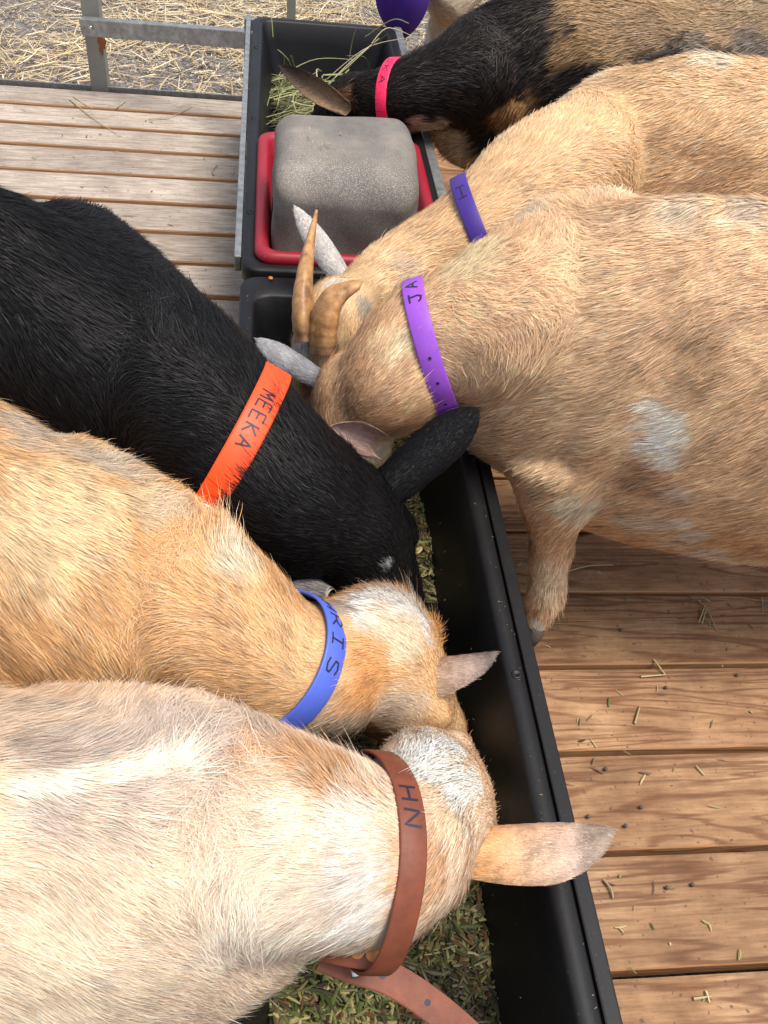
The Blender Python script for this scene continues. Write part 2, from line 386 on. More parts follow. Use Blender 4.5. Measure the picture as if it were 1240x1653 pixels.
STRAWC = [(.62, .48, .27), (.70, .58, .38), (.55, .40, .20), (.74, .66, .48), (.45, .33, .18), (.60, .50, .33)]
def ground_straw():
    n = 12000; p = np.stack([rng.uniform(-2.0, 3.2, n), 2.98 + rng.power(1.0, n) * 2.0, np.zeros(n)], 1)
    keep = snoise(p, 5, 31) + rng.normal(0, .5, n) > -.1; p = p[keep]; p[:, 2] = GZ + .012 + rng.uniform(0, .02, len(p))
    bits('loose_straw', 'pale loose straw strewn over the soil beyond the deck', 'straw', p, rng.uniform(.03, .22, len(p)), rng.uniform(.002, .0062, len(p)), pal(STRAWC), .07, bendf=.12)
    n = 60000; p = np.stack([rng.uniform(-2.0, 3.2, n), 2.97 + rng.uniform(0, 1, n) * 1.9, np.zeros(n)], 1)
    p[:, 2] = GZ + .006 + .012 * snoise(p, 9, 1) + rng.uniform(0, .012, n)
    bits('straw_chaff', 'fine trodden straw chaff mixed into the grey soil', 'chaff', p, rng.uniform(.008, .035, n), rng.uniform(.0015, .004, n), pal(STRAWC + [(.30, .25, .19), (.22, .18, .14)] * 2, .2), .25)
ground_straw()

# ---------------------------------------------------------------- feed troughs
TZ = .33
def trough(name, label, x0, x1, y0, y1, zt, zf, end=0.):
    root = empty(name, ((x0 + x1) / 2, (y0 + y1) / 2, zf - .01)); tag(root, label, 'feed trough', 'feed troughs end to end across the deck')
    def ring(ix, iy, z, r=.03, n=6):
        a0, a1, b0, b1 = x0 + ix, x1 - ix, y0 + iy, y1 - iy; out = []
        for cx_, cy_, s in ((a1 - r, b1 - r, 0), (a0 + r, b1 - r, 1), (a0 + r, b0 + r, 2), (a1 - r, b0 + r, 3)):
            for k in range(n + 1):
                t = math.pi / 2 * (s + k / n); out.append((cx_ + r * math.cos(t), cy_ + r * math.sin(t), z))
        return out
    def ringe(ix, iy, z, r=.03):
        return [(x, y - end * max(0, (y - (y0 + y1) / 2)) / ((y1 - y0) / 2), zz) for x, y, zz in ring(ix, iy, z, r)]
    rings = [ring(.004, .004, zt - .035), ring(0, 0, zt - .03), ring(0, 0, zt - .004), ring(.003, .003, zt), ringe(.020, .020, zt), ringe(.024, .024, zt - .004),
             ringe(.034, .034, zt - .05), ringe(.058, .060, zf + .03), ringe(.064, .066, zf + .012, .035), ringe(.078, .08, zf, .04)]
    m = len(rings[0]); V = np.array([p for r_ in rings for p in r_]); F = []
    for i in range(len(rings) - 1):
        for k in range(m): F.append([i * m + k, i * m + (k + 1) % m, (i + 1) * m + (k + 1) % m, (i + 1) * m + k])
    V = np.vstack([V, [[(x0 + x1) / 2, (y0 + y1) / 2, zf]]]); c = len(V) - 1; b0 = (len(rings) - 1) * m
    T = [[b0 + k, b0 + (k + 1) % m, c] for k in range(m)]
    mb = MB(); mb.add(V, F + T)
    # outer shell
    o_r = [ring(.004, .004, zt - .035), ring(.018, .018, zt - .04), ring(.052, .055, zf - .012), ring(.07, .07, zf - .02)]
    V2 = np.array([p for r_ in o_r for p in r_]); F2 = []
    for i in range(len(o_r) - 1):
        for k in range(m): F2.append([i * m + (k + 1) % m, i * m + k, (i + 1) * m + k, (i + 1) * m + (k + 1) % m])
    V2 = np.vstack([V2, [[(x0 + x1) / 2, (y0 + y1) / 2, zf - .02]]]); T2 = [[3 * m + (k + 1) % m, 3 * m + k, len(V2) - 1] for k in range(m)]
    mb.add(V2, F2 + T2)
    mb.build('trough_shell', M_black, root)
    # moulded bosses and bolts on the rim
    ys = np.arange(y0 + .2, y1 - .1, .42)
    for y in ys:
        for x in (x0 + .0105, x1 - .0105):
            mb = MB(); n = 14; V = [[x + .006 * math.cos(6.283 * k / n) * s, y + .006 * math.sin(6.283 * k / n) * s, zt + h] for s, h in ((1, .0002), (.8, .0022), (.62, .0008)) for k in range(n)] + [[x, y, zt + .0008]]
            F = [[i * n + k, i * n + (k + 1) % n, (i + 1) * n + (k + 1) % n, (i + 1) * n + k] for i in range(2) for k in range(n)] + [[2 * n + k, 2 * n + (k + 1) % n, 3 * n] for k in range(n)]
            mb.add(V, F); mb.build('rim_boss', M_black, root)
    return root
TF = .155
near_t = trough('feed_trough', 'long black plastic trough nearest the viewer, with most of the goats\' heads in it', -.045, .292, -.05, 1.378, TZ, TF, .035)
far_t = trough('feed_trough', 'black plastic trough at the far end, holding the red tray and grey block', -.045, .334, 1.396, 2.665, TZ, TF)
mb = MB(); q = P(437, 451, TZ); mb.tube([q + [0, 0, .0], q + [0, 0, .004]], .004, 10); mb.build('bolt', M_brass, near_t)

# stand: galvanised rails beside the troughs, legs, the post and its rail
st = empty('trough_stand', (.13, 1.3, 0)); tag(st, 'galvanised steel stand rails and legs carrying the black troughs', 'stand')
def bar(name, a, b, w_, h_, mat, parent, bev=.002):
    a = np.array(a, float); b = np.array(b, float); d = b - a; L = np.linalg.norm(d); t = d / L
    s = unit(np.cross([0, 0, 1.], t)) if abs(t[2]) < .9 else np.array([1., 0, 0]); u = np.cross(t, s)
    mb = MB(); mb.box((a + b) / 2, (L, w_, h_), ax=[t, s, u], bev=bev); return mb.build(name, mat, parent, smooth=False)
bar('side_rail', (-.052, 1.45, .308), (-.058, 2.70, .308), .012, .03, M_galv, st)
bar('side_rail', (.3015, -.05, .311), (.3030, 1.375, .311), .016, .034, M_black, st)
bar('side_rail', (.347, 1.395, .300), (.347, 2.70, .300), .020, .04, M_galv, st)
bar('cross_rail', (-.07, 2.69, .298), (.36, 2.69, .298), .02, .036, M_galv, st)
for x, y in ((-.058, 2.66), (.347, 2.66), (.347, 1.44), (.3015, .1)):
    bar('leg', (x, y, .0), (x, y, .29), .025, .025, M_galv, st)
fr = empty('steel_fence_frame', P(160, 143, 0)); tag(fr, 'weathered steel post with rusty patch and bolted rail at the far deck edge', 'fence post')
pb = P(162, 143, 0); pt = np.array([pb[0] - .004, pb[1] + .01, .62])
bar('post', (pb[0], pb[1] + .02, -.12), (pb[0] - .004, pb[1] + .02, .75), .05, .05, M_dirty_post, fr)
ra = P(136, 48, .30); rb = P(416, 66, .30)
ry = pb[1] - .03
def on_y(px, py, Y):
    d = np.array([px - CX, -(py - CY), FPX]); wv = np.array([d @ VX, d @ VY, d @ VZ]); return np.array([0, 0, CH]) + wv * (Y / wv[1])
ra = on_y(134, 42, ry); rb = on_y(425, 65, ry - .20)
rail = bar('rail', ra, rb, .03, .045, M_galv, fr)
mbx = MB(); bc = on_y(147, 43, ry - .018); mbx.tube([bc, bc + [0, -.006, 0]], .009, 12); mbx.tube([bc + [0, -.006, 0], bc + [0, -.011, 0]], .0055, 6); mbx.build('bolt', M_steel, fr)
# rust patch: a thin irregular scab on the post face below the rail
def scab():
    c = on_y(164, 68, pb[1] - .0065); n = 26; V = [c + np.array([0, -.0015, 0])]
    for k in range(n):
        a = 6.283 * k / n; r_ = 1 + .25 * math.sin(3 * a + 1) + .2 * math.sin(7 * a); V.append(c + np.array([.011 * r_ * math.cos(a), 0, .026 * r_ * math.sin(a) - .004]))
    mb = MB(); mb.add(V, [[0, 1 + (k + 1) % n, 1 + k] for k in range(n)]); mb.build('rust_patch', M_rust, fr)
scab()
p2 = P(471, 0, GZ); 
fp = empty('thin_post', (p2[0], p2[1], GZ)); tag(fp, 'thin brown steel post standing behind the far end of the trough', 'post')
q0 = on_y(473, 30, 3.25); bar('post', (q0[0], 3.25, GZ), (q0[0] - .02, 3.25, .9), .028, .028, M_dirty_post, fp)

# feed in the near trough
def heap(name, label, cat, x0, x1, y0, y1, z, amp, n, cols, L, W, seed, under=(.035, .032, .015), extra=None, side_slope=.03):
    xs = np.linspace(x0, x1, 26); ys = np.linspace(y0, y1, int((y1 - y0) / .014)); X, Y = np.meshgrid(xs, ys)
    def hz(x, y):
        p = np.stack([x, y, 0 * x], 1); u = (x - x0) / (x1 - x0)
        return z + amp * snoise(p, 14, seed) + amp * .5 * snoise(p, 45, seed + 1) + side_slope * (np.abs(u - .5) * 2) ** 3
    V = np.stack([X.ravel(), Y.ravel(), hz(X.ravel(), Y.ravel())], 1)
    i = np.arange(X.size).reshape(X.shape)
    F = np.stack([i[:-1, :-1].ravel(), i[:-1, 1:].ravel(), i[1:, 1:].ravel(), i[1:, :-1].ravel()], 1)
    x = rng.uniform(x0, x1, n); y = rng.uniform(y0, y1, n)
    pts = np.stack([x, y, hz(x, y) + rng.uniform(0, .006, n)], 1)
    root = mesh_np(name, V, F, M_skin, col=np.tile(np.array(under), (len(V), 1)) * (1 + .3 * rng.normal(size=(len(V), 1)))); tag(root, label, cat, kind='stuff')
    bits('chopped_stems', None, None, pts, L(n), W(n), pal(cols, .25, True), .22, parent=root)
    return hz
FEEDC = [(.17, .19, .055), (.11, .14, .04), (.26, .25, .09), (.09, .09, .035), (.38, .33, .13), (.22, .12, .05), (.14, .18, .07), (.06, .055, .03), (.52, .44, .20), (.16, .085, .04), (.30, .29, .12)]
heap('chopped_hay_feed', 'dark green chopped hay lying along the floor of the near trough', 'feed', .010, .240, .0, 1.28, TF + .026, .006, 21000, FEEDC,
     lambda n: rng.uniform(.005, .026, n) * rng.uniform(.5, 1.4, n), lambda n: rng.uniform(.0015, .0052, n), 51, side_slope=.012)
# a few longer stems on the chopped feed
def long_stems(name, label, paths, mat_cols, w0=.0018, parent=None):
    V = []; F = []; C = []; nn = 0
    for path in paths:
        pts = catmull(path, 12); T = unitr(np.gradient(pts, axis=0)); S = unitr(np.cross(T, [0.1, .1, 1.])); U = np.cross(S, T)
        c = np.array(mat_cols[rng.integers(0, len(mat_cols))]) * (1 + rng.normal(0, .12)); ww = w0 * rng.uniform(.7, 1.6)
        for k in range(12):
            tp = ww * (1 - .5 * k / 11)
            V += [pts[k] - S[k] * tp, pts[k] + U[k] * tp * .7, pts[k] + S[k] * tp, pts[k] - U[k] * tp * .5]
            C += [c] * 4
        for k in range(11):
            for a in range(4): F.append([nn + k * 4 + a, nn + k * 4 + (a + 1) % 4, nn + k * 4 + 4 + (a + 1) % 4, nn + k * 4 + 4 + a])
        nn += 48
    o = mesh_np(name, np.array(V), np.array(F), M_straw, parent, col=np.clip(np.array(C), .01, .9), smooth=True)
    if parent is None: tag(o, label, 'hay', kind='stuff')
    return o
# hay in the far trough
def far_hay():
    heap('hay_bed', 'tangled green and dry hay in the far trough behind the grey block', 'hay', .02, .272, 1.47, 2.58, TF + .02, .010, 6500,
         [(.16, .17, .06), (.26, .25, .11), (.36, .32, .16), (.10, .11, .045), (.07, .07, .035)], lambda n: rng.uniform(.02, .09, n), lambda n: rng.uniform(.0014, .0034, n), 61, side_slope=.05)
    paths = []
    for k in range(110):
        c = np.array([rng.uniform(.03, .30), rng.uniform(2.05, 2.5), TF + rng.uniform(.03, .12)]); a = rng.normal(.55, .6); L = rng.uniform(.08, .24); d = np.array([math.cos(a), math.sin(a) * .8, rng.uniform(-.1, .35)])
        mid = c + rng.normal(0, .012, 3); paths.append([c - d * L / 2, mid, c + d * L / 2])
    z1 = TF + .12
    for a, b, za, zb in (((505, 168), (612, 62), .22, .36), ((500, 160), (600, 72), .24, .37), ((530, 150), (625, 55), .2, .40), ((520, 135), (668, 60), .22, .36), ((560, 140), (575, 45), .2, .38), ((600, 120), (560, 90), .24, .33),
                         ((600, 70), (665, 58), .35, .36), ((448, 80), (478, 128), .33, .24), ((448, 80), (455, 130), .33, .2), ((470, 90), (480, 128), .3, .22), ((430, 20), (441, 60), .36, .34), ((590, 60), (660, 38), .36, .42)):
        A = P(*a, za); B = P(*b, zb); mid = (A + B) / 2 + rng.normal(0, .008, 3) + [0, 0, .012]; paths.append([A, mid, B])
    long_stems('hay_stems', 'longer green hay stems sticking up behind the block', paths, [(.32, .34, .14), (.42, .42, .20), (.55, .50, .28), (.24, .28, .10), (.60, .52, .33)], .0019)
far_hay()

# debris on the deck
def debris():
    pts = []; 
    for k in range(150):
        if rng.random() < .55: x, y = rng.uniform(.34, 1.0), rng.uniform(.25, 1.4)
        else: x, y = rng.uniform(-.85, -.08), rng.uniform(1.3, 2.9)
        pts.append([x, y, .003])
    for px, py in ((1135, 990), (1130, 985), (1140, 970), (1060, 1115), (1028, 1150), (960, 1235), (1080, 1435), (1003, 1495), (1145, 1490), (1135, 1612), (1110, 970), (1150, 1010), (850, 905), (835, 910), (990, 1420), (690, 1170)):
        for _ in range(2): pts.append(P(px + rng.normal(0, 4), py + rng.normal(0, 4), .003))
    pts = np.array(pts); n = len(pts)
    bits('hay_crumbs', 'crumbs of dry hay and leaf scattered on the deck boards', 'hay crumbs', pts, rng.uniform(.004, .02, n), rng.uniform(.0012, .004, n), pal([(.30, .28, .12), (.20, .14, .07), (.45, .38, .18), (.12, .08, .05), (.12, .16, .05)], .2), .1)
    def seg(a, b, m=(0, 0)):
        A = P(*a, .004); B = P(*b, .004); C = P((a[0] + b[0]) / 2 + m[0], (a[1] + b[1]) / 2 + m[1], .006); return [A, C, B]
    paths = [seg((908, 925), (990, 912), (0, -5)), seg((1035, 1092), (1075, 1089)), seg((1056, 1065), (1075, 1090)), seg((1128, 1005), (1138, 978), (0, 0)), seg((1133, 1006), (1141, 980)), seg((1143, 985), (1158, 1018)),
             seg((112, 160), (188, 215), (0, 2)), seg((118, 155), (150, 175)), seg((916, 1264), (930, 1266)), seg((1025, 1168), (1033, 1140)), seg((240, 192), (310, 172), (0, 6)), seg((345, 282), (352, 265), (-5, 0)), seg((975, 1420), (990, 1450), (4, 0)),
             seg((1230, 965), (1232, 990)), seg((185, 175), (203, 163)), seg((310, 235), (380, 252), (0, -4)), seg((1120, 1612), (1148, 1608)), seg((1140, 1600), (1146, 1618))]
    long_stems('fallen_hay_stems', 'single dry hay stems fallen on the deck boards', paths, [(.62, .52, .26), (.50, .42, .2), (.40, .33, .18)], .0016)
    V = []; mb = MB()
    for px, py in ((1077, 1433), (1118, 1428), (1035, 1303), (978, 1241), (950, 1318), (1003, 1017), (1190, 1090), (825, 912), (1010, 1333), (1075, 1110)):
        q = P(px, py, .004); mb.tube([q + [-.003, 0, 0], q + [-.0015, .0004, .0005], q + [.0015, -.0003, .0004], q + [.003, 0, 0]], [.0008, .0028, .0026, .0007], 7)
    o = mb.build('dung_crumbs', M_hoof); tag(o, 'dark brown crumbs of dry dung on the brown boards', 'dung', kind='stuff')
debris()

def rim_dust():
    n = 150; y = rng.uniform(0., 1.34, n); u = rng.random(n); pts = []
    for yy, uu in zip(y, u):
        if uu < .35: pts.append([rng.uniform(.274, .290), yy, TZ + .0012])
        elif uu < .8:
            t = rng.random() ** 1.6; pts.append([lerp(.233, .256, t), yy, lerp(TF + .034, TZ - .056, t) + .001])     # stuck to the right wall
        else: pts.append([rng.uniform(-.043, -.027), rng.uniform(.9, 2.6), TZ + .0012])
    pts = np.array(pts); bits('feed_dust', 'specks of hay dust stuck to the rims and walls of the black troughs', 'hay dust', pts, rng.uniform(.0008, .0042, n), rng.uniform(.0005, .0012, n), pal([(.18, .16, .09), (.14, .11, .06), (.22, .20, .12), (.10, .10, .05)], .2), .2)
rim_dust()
# ---------------------------------------------------------------- red tray and mineral block
def tray():
    A = P(408, 425, .345); B = P(690, 425, .345)
    x0, x1 = -.022, .318; y0, y1 = 1.425, 1.93; zt = .343; zf = .20
    def ring(i, z, r, n=8):
        a0, a1, b0, b1 = x0 + i, x1 - i, y0 + i, y1 - i; out = []
        for cx_, cy_, s in ((a1 - r, b1 - r, 0), (a0 + r, b1 - r, 1), (a0 + r, b0 + r, 2), (a1 - r, b0 + r, 3)):
            for k in range(n + 1):
                t = math.pi / 2 * (s + k / n); out.append((cx_ + r * math.cos(t), cy_ + r * math.sin(t), z))
        return out
    rs = [ring(.012, zt - .06, .03), ring(.008, zt - .03, .03), ring(0, zt - .022, .035), ring(-.002, zt - .012, .035), ring(.002, zt - .003, .035), ring(.008, zt, .032), ring(.016, zt - .001, .03), ring(.022, zt - .008, .028), ring(.030, zt - .06, .026), ring(.036, zf, .025)]
    m = len(rs[0]); V = [p for r_ in rs for p in r_] + [((x0 + x1) / 2, (y0 + y1) / 2, zf)]
    F = [[i * m + k, i * m + (k + 1) % m, (i + 1) * m + (k + 1) % m, (i + 1) * m + k] for i in range(len(rs) - 1) for k in range(m)]
    F += [[(len(rs) - 1) * m + k, (len(rs) - 1) * m + (k + 1) % m, len(V) - 1] for k in range(m)]
    mb = MB(); mb.add(V, F); o = mb.build('red_tray', M_red, loc=((x0 + x1) / 2, (y0 + y1) / 2, zf)); tag(o, 'red plastic tray with a rolled rim set in the far trough, holding the grey block', 'tray')
    # block
    bx0, bx1 = P(437, 400, .36)[0], P(681, 400, .36)[0]; by0, by1 = 1.47, 1.70; bz0, bz1 = .205, .487
    bm = bmesh.new(); bmesh.ops.create_cube(bm, size=1)
    for v in bm.verts: v.co = Vector(((bx0 + bx1) / 2 + v.co.x * (bx1 - bx0), (by0 + by1) / 2 + v.co.y * (by1 - by0), (bz0 + bz1) / 2 + v.co.z * (bz1 - bz0)))
    bmesh.ops.subdivide_edges(bm, edges=bm.edges[:], cuts=46, use_grid_fill=True)
    V = np.array([v.co[:] for v in bm.verts]); F = [[v.index for v in f.verts] for f in bm.faces]; bm.free()
    c = np.array([(bx0 + bx1) / 2, (by0 + by1) / 2, (bz0 + bz1) / 2]); h = np.array([(bx1 - bx0) / 2, (by1 - by0) / 2, (bz1 - bz0) / 2])
    r_ = .036; inner = np.clip(V - c, -(h - r_), h - r_); d = (V - c) - inner; ln = np.linalg.norm(d, axis=1, keepdims=True)
    V = c + inner + d / np.maximum(ln, 1e-9) * np.minimum(ln, r_)
    # licked top: tapers slightly and sags towards the front
    t = np.clip((V[:, 2] - bz0) / (bz1 - bz0), 0, 1); V[:, 0] = c[0] + (V[:, 0] - c[0]) * (1 - .05 * t)
    fr_ = np.clip((by0 + .13 - V[:, 1]) / .13, 0, 1); V[:, 2] -= t * fr_ ** 1.5 * .045
    V[:, 2] += t * .004 * snoise(V, 22, 5); V[:, :2] += .0025 * np.stack([snoise(V, 35, 6), snoise(V, 35, 8)], 1)
    ridge = np.exp(-((V[:, 1] - (by0 + .03)) / .03) ** 2) * t ** 3
    col = np.clip(.35 + .9 * ridge + .25 * snoise(V, 12, 9), .05, 1)[:, None] * np.ones((1, 3))
    o = mesh_np('mineral_block', V, np.array(F), M_block, loc=(c[0], c[1], bz0), col=col); tag(o, 'big grey speckled mineral lick block with worn rounded edges, in the red tray', 'mineral block')
    pts = []; 
    for px, py in ((505, 228), (498, 222), (520, 232), (530, 231), (475, 210), (500, 207), (525, 262), (540, 270), (550, 215), (488, 212)):
        b_ = P(px, py, .486); pts.append(b_)
    pts = np.array(pts); n = len(pts); bits('hay_flecks', 'few hay flecks lying on top of the grey block', 'hay flecks', pts, rng.uniform(.008, .02, n), rng.uniform(.001, .003, n), pal([(.45, .42, .2), (.36, .18, .08), (.5, .45, .25)]), .1)
tray()

# purple fabric at the far right corner of the trough
def fabric():
    c = P(650, -20, .40); nu, nv = 40, 28; V = []
    for j in range(nv):
        v = j / (nv - 1)
        for i in range(nu):
            a = 2 * math.pi * i / nu
            rr = math.sin(math.pi * min(max(v, .02), .98)) ** .62
            fold = 1 + .10 * math.cos(a * 3 + 1.2 + v * 2) * v + .05 * math.sin(a * 5 + 4 * v)
            crease = 1 - .10 * math.exp(-((a - 4.3) / .16) ** 2)
            V.append((c[0] + .075 * rr * fold * crease * math.cos(a) + .02 * (v - .5), c[1] + .07 * rr * fold * crease * math.sin(a), c[2] + .13 - .26 * v))
    F = [[j * nu + i, j * nu + (i + 1) % nu, (j + 1) * nu + (i + 1) % nu, (j + 1) * nu + i] for j in range(nv - 1) for i in range(nu)]
    V = np.array(V)[:, :]; o = mesh_np('fabric_bundle', V, np.array(F)[:, ::-1], M_fabric, loc=c - [0, 0, .13]); tag(o, 'deep purple fabric with a soft fold behind the far right trough corner', 'fabric')
fabric()

# ---------------------------------------------------------------- goats
GL = {
 'A': [[(0, 0), (.5, 1), (1, 0)], [(.2, .38), (.82, .38)]], 'E': [[(1, 1), (0, 1), (0, 0), (1, 0)], [(0, .5), (.8, .5)]],
 'H': [[(0, 0), (0, 1)], [(1, 0), (1, 1)], [(0, .5), (1, .5)]], 'I': [[(.5, 0), (.5, 1)], [(.1, 1), (.9, 1)], [(.1, 0), (.9, 0)]],
 'J': [[(.1, 1), (1, 1)], [(.65, 1), (.65, .25), (.45, 0), (.15, .1), (0, .3)]], 'K': [[(0, 0), (0, 1)], [(.9, 1), (.05, .45), (1, 0)]],
 'M': [[(0, 0), (.1, 1), (.5, .35), (.9, 1), (1, 0)]], 'N': [[(0, 0), (0, 1), (1, 0), (1, 1)]],
 'O': [[(.5, 0), (.1, .25), (.1, .75), (.5, 1), (.9, .75), (.9, .25), (.5, 0)]], 'R': [[(0, 0), (0, 1), (.7, 1), (.9, .78), (.7, .52), (0, .5)], [(.4, .5), (1, 0)]],
 'S': [[(.95, .85), (.6, 1), (.15, .9), (.1, .65), (.5, .5), (.9, .35), (.85, .1), (.4, 0), (.0, .15)]], 'C': [[(.95, .85), (.5, 1), (.1, .75), (.1, .25), (.5, 0), (.95, .15)]]}

class Tube:
    "a limb or trunk: stations of centre, half width, top and bottom half height; up hint per tube"
    def __init__(s, st, hint, n=30, flow=None, hl=.02, lift=.3, nm=''):
        A = catmull(np.array([list(c) + [a, bt, bb] for c, a, bt, bb in st]), n)
        s.c = A[:, :3]; s.a = np.maximum(A[:, 3], .003); s.bt = np.maximum(A[:, 4], .003); s.bb = np.maximum(A[:, 5], .003)
        s.T = unitr(np.gradient(s.c, axis=0)); h = np.asarray(hint, float)
        if h.ndim == 1: h = np.tile(h, (n, 1))
        else: h = catmull(h, n)
        s.L = unitr(np.cross(h, s.T)); s.U = np.cross(s.T, s.L); s.flow = flow; s.hl = hl; s.lift = lift; s.nm = nm
    def mesh(s, mb, m=28, p=1.0):
        n = len(s.c); V = []
        for i in range(n):
            for k in range(m):
                t = 2 * math.pi * k / m; cs, sn = math.cos(t), math.sin(t)
                V.append(s.c[i] + s.L[i] * s.a[i] * cs + s.U[i] * (s.bt[i] if sn > 0 else s.bb[i]) * sn)
        e0 = s.c[0] - s.T[0] * min(s.a[0], s.bt[0]) * .5; e1 = s.c[-1] + s.T[-1] * min(s.a[-1], s.bt[-1]) * .5
        V += [e0, e1]; F = [[i * m + k, i * m + (k + 1) % m, (i + 1) * m + (k + 1) % m, (i + 1) * m + k] for i in range(n - 1) for k in range(m)]
        F += [[n * m, (k + 1) % m, k] for k in range(m)] + [[n * m + 1, (n - 1) * m + k, (n - 1) * m + (k + 1) % m] for k in range(m)]
        mb.add(V, F)


def ear_mesh(base, tip, nrm, width, cup=.35, thick=.004, n=24, m=15, bendv=(0, 0, 0), peak=.55, skew=0., basew=.55):
    """leaf shaped cupped ear. nrm: direction the open (inner) side faces."""
    base = np.array(base, float); tip = np.array(tip, float); D = tip - base; L = np.linalg.norm(D); d = D / L
    nrm = unit(np.array(nrm, float) - d * (np.array(nrm) @ d)); s = np.cross(d, nrm); V = []; meta = []
    for side in (1, -1):
        for i in range(n):
            t = i / (n - 1)
            wd = width * (basew + (1 - basew) * math.sin(math.pi * min(t / peak, 1) * .5) ** 1.2 if t < peak else max(.0, math.cos(math.pi / 2 * ((t - peak) / (1 - peak)))) ** .62)
            if t > .995: wd = width * .03
            cen = base + d * L * t + np.array(bendv) * math.sin(math.pi * t * .5) ** 2
            cu = cup * (1 - .55 * t) * wd
            for k in range(m):
                u = k / (m - 1) * 2 - 1
                off = nrm * (cu * (u * u)) + s * (u * wd * .5 * (1 - .25 * cup * u * u) + skew * (width - wd) * .5 * (1 if t > peak else 1))
                th = thick * (1 - u * u) ** .5 * (.5 + .5 * (1 - t)) * .5 + .0006
                V.append(cen + off + nrm * th * side); 
    V = np.array(V); F = []
    for sd_ in (0, 1):
        o = sd_ * n * m
        for i in range(n - 1):
            for k in range(m - 1):
                q = [o + i * m + k, o + i * m + k + 1, o + (i + 1) * m + k + 1, o + (i + 1) * m + k]
                F.append(q if sd_ == 0 else q[::-1])
    h = n * m
    for i in range(n - 1):
        F.append([i * m, (i + 1) * m, h + (i + 1) * m, h + i * m]); F.append([i * m + m - 1, h + i * m + m - 1, h + (i + 1) * m + m - 1, (i + 1) * m + m - 1])
    for k in range(m - 1): F.append([(n - 1) * m + k, (n - 1) * m + k + 1, h + (n - 1) * m + k + 1, h + (n - 1) * m + k])
    return V, F, d

TANL, TAND, CREAM, GREYW = (.74, .54, .35), (.56, .33, .16), (.80, .68, .54), (.56, .50, .45)

